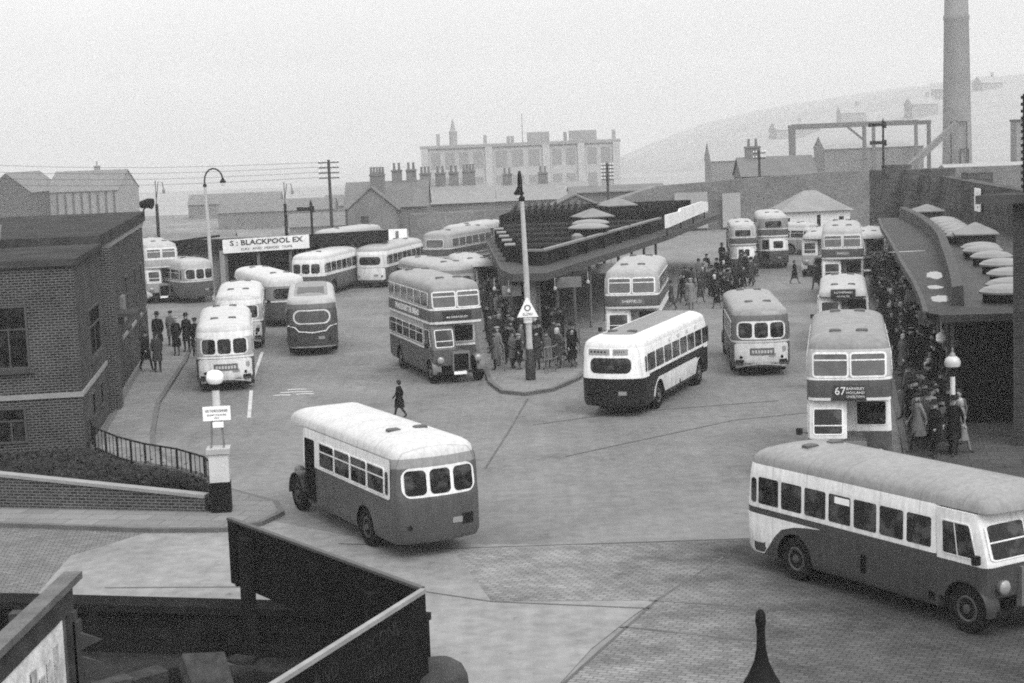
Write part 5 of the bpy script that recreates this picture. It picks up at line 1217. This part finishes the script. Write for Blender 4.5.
# near right saloon with flared cream tail
b, s = make_bus('near half cab saloon with sweeping cream tail flash crossing the cobbles', 6.98, 36.95, -2.6, W=2.36, wb=5.0, ro=1.85, low=.045, belt=.045, win=.62, cant=.66, roof=0.17, frame=.75, rim=.06, nwin=7, rear='wide', guard=.02, cab_band=.6, vents='rear', door=False, full_cab=True)
def low_edge(y):
    K = [(-2.2, .4), (-1.05, .4), (-.85, .6), (-.65, .86), (-.4, 1.07), (0., 1.19), (.4, 1.25), (.8, 1.29), (1.9, 1.3)]
    for (a, za), (c, zb) in zip(K, K[1:]):
        if a <= y <= c: return za+(zb-za)*(y-a)/(c-a)
    return K[-1][1]
for sd in 'LR':
    M = s.map(sd); mb = MB(); ysx = [-1.35+2.2*i/28 for i in range(29)]
    vs = []
    for y in ysx:
        for k in range(4): z = low_edge(y)+(1.3-low_edge(y))*k/3; vs.append(M(y, z, .007))
    mb.mesh(vs, [(i*4+k, i*4+k+4, i*4+k+5, i*4+k+1) for i in range(28) for k in range(3)]); mb.build('tail_flash', paint(.66), b)
W_, yr_, yf_ = s.at(1.); mb = MB(); vs = []; zz_ = (.4, .52, .95, 1.3)
ol = {z: outline(*s.at(z), s.rr, s.rf, s.br, s.bf, z) for z in zz_}
idx = [i for i, q in enumerate(ol[.95]) if q[1] < -1.33]
for i in idx:
    for z in zz_: x, y, _ = ol[z][i]; vs.append((x*1.004, y-.007, z))
mb.mesh(vs, [(i*4+k, i*4+k+4, i*4+k+5, i*4+k+1) for i in range(len(idx)-1) for k in range(3)]); mb.build('tail_panel', paint(.66), b)
M = s.map('R'); patch(M, 2.1, 2.26, .62, 1.02, .05, .01, 'filler_flap', DARK, b, n=4); patch(M, 4.05, 4.2, .5, .66, .02, .01, 'step', DARK, b, n=3)
window(M, 1.32, 1.78, 1.96, 2.1, .01, None, b, g=WHITE, off=.012, name='window_sticker')
# black and white saloon
b, s = make_bus('black and white saloon turning at the tip of the island', 4.11, 60.32, -.37, W=2.3, wb=5.58, ro=2.05, low=.007, belt=.7, win=.7, cant=.7, roof=0.12, roof_edge=(.5, .42), frame=.7, rim=.12, rear='wide', nwin=8, bars=False, front='full', vents='rear')
for sd in 'LR':
    M = s.map(sd); mb = MB(); ysx = [-.75+6.3*i/40 for i in range(41)]; vs = []
    def top(y): return min(1.16, .56+max(0, (y+.78))**.5*.75) if y < .2 else (1.16 if y < 5 else 1.16-(y-5)**2*1.6)
    def bot(y): 
        for c in (0., 5.58):
            if abs(y-c) < .58: return max(.54, .47+math.sqrt(.58**2-(y-c)**2)+.02)
        return .54
    for y in ysx:
        a, c = bot(y), max(top(y), bot(y)+.01)
        if bot(y) > .54: c = max(c, bot(y)+.03); c = min(c, 1.17)
        for k in range(3): vs.append(M(y, a+(c-a)*k/2, .008))
    mb.mesh(vs, [(i*3+k, i*3+k+3, i*3+k+4, i*3+k+1) for i in range(40) for k in range(2)]); mb.build('white_panel', paint(.6), b)
    patch(M, -1.2, 6.2, 1.2, 1.44, .02, .006, 'black_band', paint(.007), b, n=3)
    patch(M, 2.6, 2.75, .5, .68, .03, .012, 'filler_flap', DARK, b, n=3)
for x0, x1 in ((-.82, -.02), (.1, .62)):
    bb = patch(s.map('rear'), x0, x1, 2.18, 2.38, .02, .012, 'destination_blind', mat('grey_blind', .2, .6), b, n=3)
    M = s.map('rear')
    for k in range(5): patch(M, x0+.07+(x1-x0-.14)*k/5, x0+.02+(x1-x0-.14)*(k+1)/5, 2.25, 2.32, .005, .016, 'blind_mark', INK, b, n=3)
for k in range(4): patch(s.map('R'), 1.4+k*1.2, 1.65+k*1.2, 2.24, 2.36, .02, .02, 'side_lamp', mat('pale_lens', .5, .3), b, n=3)
# saloon moving away in the right lane
def scallop(b, s, lowv):
    """rear valance with a curved lower edge, advert board and lamps"""
    M = s.map('rear'); mb = MB(); vs = []
    for i in range(15):
        x = -1.0+2.0*i/14; zb = .32+.16*(1-(abs(x))**2) if abs(x) < 1 else .32
        for k in range(2): vs.append(M(x, zb+k*(.6-zb), .012))
    mb.mesh(vs, [(i*2, i*2+2, i*2+3, i*2+1) for i in range(14)]); mb.build('rear_valance', lowv, b)
    ad = patch(M, -.46, .5, .86, 1.14, .02, .014, 'advert_board', mat('advert_dark', .1, .6, .3, .3, 4), b, n=3)
    for k in range(7): patch(M, -.38+k*.12, -.3+k*.12, .94, 1.06, .01, .018, 'advert_mark', mat('advert_mark', .4, .6), b, n=3)
    for x in (-.85, .85): patch(M, x-.16, x+.16, .56, .68, .03, .016, 'tail_lamp_box', IRON, b, n=3)
    patch(M, .82, .98, .98, 1.2, .07, .014, 'round_badge', mat('badge_grey', .25), b, n=5)
b, s = make_bus('two tone saloon driving away in the right lane with grey roof', 9.95, 68.64, -.07, W=2.3, wb=5.08, ro=2.03, low=.08, belt=.45, win=.1, cant=.1, roof=0.18, frame=.7, rear_low=.55, front='half')
scallop(b, s, paint(.55))
b, s = make_bus('white roofed saloon parked nearest the brick office beside the pavement', -11.9, 70.28, .15, W=2.33, wb=5.2, ro=2.2, low=.07, belt=.6, win=.3, cant=.6, roof=0.38, frame=.72, rear_low=.6)
scallop(b, s, paint(.6))
b, s = make_bus('white roofed saloon second from the brick office', -13.34, 83.65, .13, W=2.32, wb=5., ro=2., low=.07, belt=.6, win=.3, cant=.6, roof=0.38, frame=.7, rear_low=.45)
scallop(b, s, paint(.45))
# streamlined coach
b, s = make_bus('dark streamlined coach with arched rear window and light waist moulding', -9.44, 80.55, .11, W=2.36, wb=5.2, ro=2.2, low=.05, belt=.05, win=.06, cant=.1, roof=0.13, roof_edge=(.28, .2), frame=.4, rear=None, front='full', rr=.6, vents=None)
M = s.map('rear')
patch(M, -.86, .86, 1.5, 2.16, .3, .007, 'window_surround', paint(.5), b); window(M, -.79, .79, 1.56, 2.1, .27, None, b, g=mat('coach_rear_glass', .06, .2), off=.012, name='rear_window')
mb = MB(); mb.tube([M(-1.12, 1.42, .02), M(-.8, 1.36, .02), M(-.62, 1.16, .03), M(0, 1.1, .03), M(.62, 1.16, .03), M(.8, 1.36, .02), M(1.12, 1.42, .02)], .03, 6); mb.build('waist_moulding', paint(.5), b)
mb = MB(); rings = [[(-.62, y, z), (.62, y, z), (.62, y, z+.05), (-.62, y, z+.05)] for y, z in ((-1.2, 2.74), (-.5, 2.84), (1.5, 2.86))]; mb.loft(rings, [0, 0]); mb.build('roof_hatch', mat('hatch_dark', .06, .6), b)
patch(M, -1.05, 1.05, .4, .47, .02, .02, 'bumper', CHROME, b, n=3)
# double decker at the island, left side
def dest(b, side, z0, z1, x0, x1, y, txt, small=None):
    pass
def front_box(root, s_up, x0, x1, z0, z1, lines, num=None, panel=None):
    M = s_up.map('front'); pn = patch(M, x0, x1, z0, z1, .02, .012, 'destination_box', panel or mat('blind_black', .02, .5), root, n=3)
    y = M((x0+x1)/2, (z0+z1)/2, .02)[1]
    if num: lettering(num, pn, LETTER, (x1-.2, y, (z0+z1)/2+.04), (0,1,0), .3)
    n_ = len(lines)
    for k, t in enumerate(lines):
        xc = (x0+x1)/2-(.17 if num else 0); h = (z1-z0)/(n_+.6)
        lettering(t, pn, LETTER, (xc, y, z1-h*(k+.8)), (0,1,0), h*.85, width=min((x1-x0)*(.55 if num else .75), len(t)*h*.62))
b, s = make_bus('double decker with side advert standing at the left kerb of the island', -3.8, 73.34, 3.44, dd=True, W=2.2, wb=5.04, ro=2.2, low=.07, deck=.07, belt=.62, upbelt=.62, win=.3, cant=.3, upwin=.14, roof=0.17, frame=.7, guard=.1, cab_band=.12)
du = ROOTS[b.name]; front_box(b, du, -.6, .6, 2.58, 2.92, ['', '84 BARNSLEY'])
ad = patch(du.map('R'), -.9, 4.0, 2.56, 2.94, .02, .01, 'advert_board', mat('advert_board_paint', .1, .6, .2, .2, 2), b, n=3)
lettering('MAKES', ad, LETTER, (1.115, .4, 2.75), (1,0,0), .34, width=1.5, bold=.04); lettering('BETTER BREAD', ad, LETTER, (1.115, 2.5, 2.75), (1,0,0), .34, width=2.5, bold=.04)
# double decker parked on the right of the island
b, s = make_bus('double decker facing forward tucked against the right side of the island shelter', 5.9, 76.4, 2.99, dd=True, W=2.3, low=.07, deck=.07, belt=.6, upbelt=.6, win=.55, cant=.6, upwin=.25, roof=0.23, frame=.7, guard=.05, cab_band=.55)
front_box(b, ROOTS[b.name], -.55, .55, 2.58, 2.88, ['SHEFFIELD'], panel=mat('grey_panel', .09, .5))
# right-hand lane along the shelter
b, s = make_bus('double decker with route number board nearest the camera at the right-hand kerb', 10.1, 50.9, 2.95, dd=True, W=2.28, low=.07, deck=.07, belt=.6, upbelt=.07, win=.6, cant=.5, upwin=.3, roof=0.14, frame=.72, guard=.02, cab_band=.55)
du = ROOTS[b.name]; front_box(b, du, -.42, .45, 2.44, 2.84, ['BARNSLEY', 'HOYLAND', 'CHAPELTOWN'], num='67', panel=mat('blind_grey', .035, .5))
for x0, x1 in ((.5, 1.1), (-1.1, -.45)): patch(du.map('front'), x0, x1, 2.42, 2.5, .005, .013, 'white_band', WHITE, b, n=3)
b, s = make_bus('half cab saloon with dark destination box waiting second at the right-hand kerb', 15.3, 78.1, 2.95, W=2.2, low=.07, belt=.6, win=.6, cant=.6, roof=0.26, frame=.7, guard=.05, cab_band=.5)
mb = MB(); mb.box(-.52, .52, 5.35, 5.66, 2.3, 2.72); db_ = mb.build('destination_box', mat('blind_black', .02, .5), b); lettering('ROTHERHAM', db_, LETTER, (0, 5.665, 2.6), (0,1,0), .13); lettering('VIA MALTBY', db_, LETTER, (0, 5.665, 2.43), (0,1,0), .1)
b, s = make_bus('domed roof double decker third in line at the right-hand kerb', 19.1, 97.5, 2.95, dd=True, W=2.25, low=.07, deck=.07, belt=.55, upbelt=.6, win=.5, cant=.5, upwin=.3, roof=0.23, frame=.6, guard=.05, cab_band=.6)
front_box(b, ROOTS[b.name], -.38, .38, 2.6, 2.86, ['DINNINGTON'], panel=mat('grey_panel', .09))
make_bus('pale single decker showing only its roof behind the domed double decker', 21.1, 114, 2.9, W=2.2, low=.3, belt=.5, win=.5, cant=.6, roof=0.25, frame=.6)
make_bus('single decker half hidden at the far end of the right-hand kerb', 23.9, 112.5, 2.9, W=2.2, low=.2, belt=.5, win=.3, cant=.4, roof=0.25, frame=.6)
def dd_tail(b, s, x0=-1.02, x1=1.02, win=((-.35, .05), (.12, .5))):
    M = s.map('rear'); pn = patch(M, x0, x1, 1.42, 2.28, .03, .008, 'pale_panel', paint(.6), b, n=4)
    for a, c in win: patch(M, a, c, 1.56, 2.1, .1, .014, 'platform_window', GLASS, b)
b, s = make_bus('double decker driving away with pale lower rear panel left of its twin', 15.5, 113.0, -.1, dd=True, sc=.83, W=2.1, low=.07, deck=.07, belt=.6, upbelt=.5, win=.3, cant=.3, upwin=.3, roof=0.28, frame=.6, rear=None); dd_tail(b, s, -.5, 1.0, ((-.35, .05), (.12, .5)))
b, s = make_bus('taller double decker at the far end with dark open rear platform', 18.2, 117.6, -.1, dd=True, sc=.9, W=2.3, low=.07, deck=.07, belt=.5, upbelt=.55, win=.3, cant=.3, upwin=.17, roof=0.28, frame=.3, rear=None); dd_tail(b, s, -.3, 1.1, ((-.02, .72),)); patch(s.map('rear'), -.85, -.35, .6, 2.2, .03, .01, 'open_platform', DARK, b, n=3)
make_bus('small pale single decker standing across the far end of the yard', 21.6, 128, .9, sc=.85, W=2.2, low=.2, belt=.5, win=.3, cant=.5, roof=0.28, frame=.6, front='full')
# left-hand park
b, s = make_bus('long cream roofed coach parked at an angle before the excursion shed', -12.7, 93.2, .36, W=2.25, wb=5.2, ro=2.1, low=.07, belt=.5, win=.14, cant=.4, roof=0.38, frame=.6, rear='wide', front='full', rr=.6)
b, s = make_bus('white topped saloon parked slantwise with three pale rear windows', -12.34, 109.4, -.24, W=2.25, wb=5.2, ro=2., low=.07, belt=.55, win=.55, cant=.6, roof=0.38, frame=.65, front='full', nwin=8)
b, s = make_bus('single decker with cream lower tail parked beyond the slantwise saloon', -8.7, 114.7, -.26, W=2.2, wb=5.2, ro=2., low=.07, belt=.5, win=.5, cant=.6, roof=0.25, frame=.6, rear_low=.6, front='full', nwin=8, rear='wide')
b, s = make_bus('white single decker mostly hidden behind the parked coaches near the shelter', -4.2, 121, -.3, W=2.2, low=.4, belt=.6, win=.55, cant=.6, roof=0.28, frame=.6, front='full')
b, s = make_bus('double decker parked at the back of the coaches with white band between decks', -12.0, 119.6, -.42, dd=True, sc=.89, W=2.3, wb=5.2, low=.07, deck=.07, belt=.65, upbelt=.1, win=.3, cant=.3, upwin=.22, roof=0.25, frame=.3, rear='dd', front='full')
b, s = make_bus('double decker with two pale framed top windows behind the coach dome', -3.9, 108.5, -.4, dd=True, sc=.94, W=2.15, low=.07, deck=.07, belt=.5, upbelt=.4, win=.3, cant=.3, upwin=.25, roof=0.19, frame=.6, rear='dd', front='full', glass=GLASS2)
b, s = make_bus('white roofed double decker partly behind the left eave of the island shelter', -2.9, 114.5, -.35, dd=True, sc=.95, W=2.2, low=.2, deck=.2, belt=.3, upbelt=.3, win=.3, cant=.3, upwin=.3, roof=0.26, frame=.5, rear='dd', front='full')
b, s = make_bus('single decker with dark rounded dome just behind the advert double decker', -3.5, 96.5, .35, W=2.25, low=.07, belt=.4, win=.3, cant=.14, roof=0.23, frame=.5, front='full', rear='wide')
b, s = make_bus('pale roofed single decker squeezed between the dark dome and the island', -2.55, 102.2, 3.3, W=2.1, low=.3, belt=.4, win=.4, cant=.5, roof=0.28, frame=.5)
b, s = make_bus('cream double decker nosing out from behind the brick office', -23.5, 112.7, 3.45, dd=True, sc=.93, W=2.25, low=.24, deck=.3, belt=.6, upbelt=.6, win=.5, cant=.5, upwin=.4, roof=0.26, frame=.7, guard=.3, cab_band=.5)
b, s = make_bus('grey saloon parked beside the cream double decker near the tall lamp', -20.6, 108.6, .62, W=2.2, low=.07, belt=.4, win=.2, cant=.3, roof=0.28, frame=.55, front='full', rear='3')

# ------------------------------------------------------------------ people
P = person
P(-15.5, 73.9, R(200), 'standing', 'dark grey', 'flat cap', 'person in a long dark coat standing nearest on the pavement by the brick office', sc=1.02, z=.12)
P(-16.15, 74.6, R(230), 'walking', 'black', 'flat cap', 'person in a short dark coat stepping beside the brick office wall', sc=1.02, z=.12)
P(-16.85, 80.8, R(180), 'standing', 'black', 'trilby', 'broad person in a hat at the back of the pavement group', sc=1.12, z=.12)
P(-15.75, 79.6, R(170), 'standing', 'black', 'beret', 'person in a black coat and beret on the kerb of the brick office pavement', woman=True, sc=1.05, z=.12)
P(-15.5, 80.9, R(160), 'waiting', 'black', 'trilby', 'person in a dark hat standing next to the white roofed parked saloon', sc=1.05, z=.12)
P(-14.72, 78.9, R(200), 'standing', 'black', 'flat cap', 'stout person in black closest to the parked saloon at the kerb', sc=1.05, z=.12)
P(-16.75, 83.5, R(20), 'leaning', 'mid grey', 'flat cap', 'person in a grey coat leaning in the doorway of the brick office', sc=1., z=.12)
P(-4.09, 60.0, R(75), 'striding', 'black', 'hair', 'lone bareheaded figure in black crossing the open yard', sc=.78)
P(17.5, 104.4, R(285), 'striding', 'black', 'hair', 'person in a dark coat hurrying alone across the far yard', woman=True, sc=.84)
P(18.0, 99.9, R(15), 'walking', 'dark grey', 'trilby', 'person walking in a grey coat beside the domed double decker', sc=.95)
P(18.5, 100.4, R(10), 'walking', 'black', 'flat cap', 'person in black walking close beside the grey coated walker', sc=.93)
P(11.2, 92.0, R(30), 'walking', 'black', 'hair', 'bareheaded figure walking in front of the two tone saloon', woman=True, sc=.85)
rnd = random.Random(21)
TONES = ['black']*9+['dark grey']*4+['mid grey']*2+['pale']
MH = ['flat cap']*3+['trilby']*3+['hair']; WH = ['hair']*3+['headscarf']*2+['beret']
def crowd(n, fn, group, where, z, faces, keep=.42, poses=('standing', 'waiting', 'leaning', 'walking')):
    placed = []
    tries = 0
    while len(placed) < n and tries < n*60:
        tries += 1
        x, y, ex = fn()
        if any((x-a)**2+(y-b_)**2 < keep**2 for a, b_ in placed): continue
        placed.append((x, y))
        wmn = rnd.random() < .42; tone = rnd.choice(TONES); hat = rnd.choice(WH if wmn else MH); pose = rnd.choice(poses)
        hw = {'flat cap': 'flat cap', 'trilby': 'trilby', 'hair': 'bare head', 'headscarf': 'headscarf', 'beret': 'pale beret'}[hat]
        lab = 'person in %s coat and %s %s %s' % (tone, hw, pose if pose != 'leaning' else 'turning', ex or where)
        person(x, y, R(rnd.choice(faces)+rnd.uniform(-50, 50)), pose, tone, hat, lab, woman=wmn, sc=rnd.uniform(.9, 1.03)*(.95 if wmn else 1), z=z, group=group)
def kx(y):
    K = [(44.5, 10.2), (48.35, 11.19), (69.9, 15.39), (93.5, 19.69), (130, 27)]
    for (a, xa), (b_, xb) in zip(K, K[1:]):
        if a <= y <= b_: return xa+(xb-xa)*(y-a)/(b_-a)
def f_right():
    y = 48.5+57*rnd.random()**1.1; x = kx(y)+.35+rnd.random()**1.15*(3.1 if y > 55 else 1.5)
    if y < 56: w_ = 'queuing by the globe lamp'
    elif y < 70: w_ = 'queuing beside the second bus'
    elif y < 88: w_ = 'under the middle of the shelter'
    else: w_ = 'at the far shelter end'
    return x, y, w_
crowd(185, f_right, 'people queuing under the right-hand shelter', '', .13, (90, 180, 150))
def f_isl():
    y = 70+32*rnd.random()**1.5; xl = -1.2-(y-68)*.03; xr = 2.4+(y-68)*.22
    x = xl+.3+rnd.random()*(min(xr-xl, 4.2)-.6)
    return x, y, 'beside the advert double decker' if (y < 80 and x < .6) else ('near the island queue barrier' if y < 80 else 'deep under the island shelter')
crowd(84, f_isl, 'people waiting on the island', '', .13, (90, 270, 180, 200))
def f_far():
    y = 92+28*rnd.random(); xr = 8.2+(y-92)*.235; x = xr+.3+rnd.random()*3.6*(1 if y < 112 else .7)
    z_ = 'right of the island sign' if y < 104 else 'before the pale panelled bus'
    return x, y, z_
crowd(46, f_far, 'people crossing at the far side of the island', '', .0, (0, 60, 300, 180), poses=('walking', 'standing', 'striding', 'waiting'))

# ------------------------------------------------------------------ the smoky air
HX0, HX1, HY0, HY1, HZ0, HZ1 = -1230, 1230, -90, 1430, -9, 62
mb = MB(); mb.box(HX0, HX1, HY0, HY1, HZ0, HZ1)
hm = bpy.data.materials.new('smoky_air'); hm.use_nodes = True; nt = hm.node_tree
nt.nodes.remove(nt.nodes['Principled BSDF'])
pv = nt.nodes.new('ShaderNodeVolumePrincipled'); pv.inputs['Color'].default_value = (HAZE_C, HAZE_C, HAZE_C, 1); pv.inputs['Density'].default_value = HAZE_D; pv.inputs['Anisotropy'].default_value = .1
nt.links.new(pv.outputs[0], nt.nodes['Material Output'].inputs['Volume'])
hz = mb.build('haze', hm, smooth=0); stuff(hz)
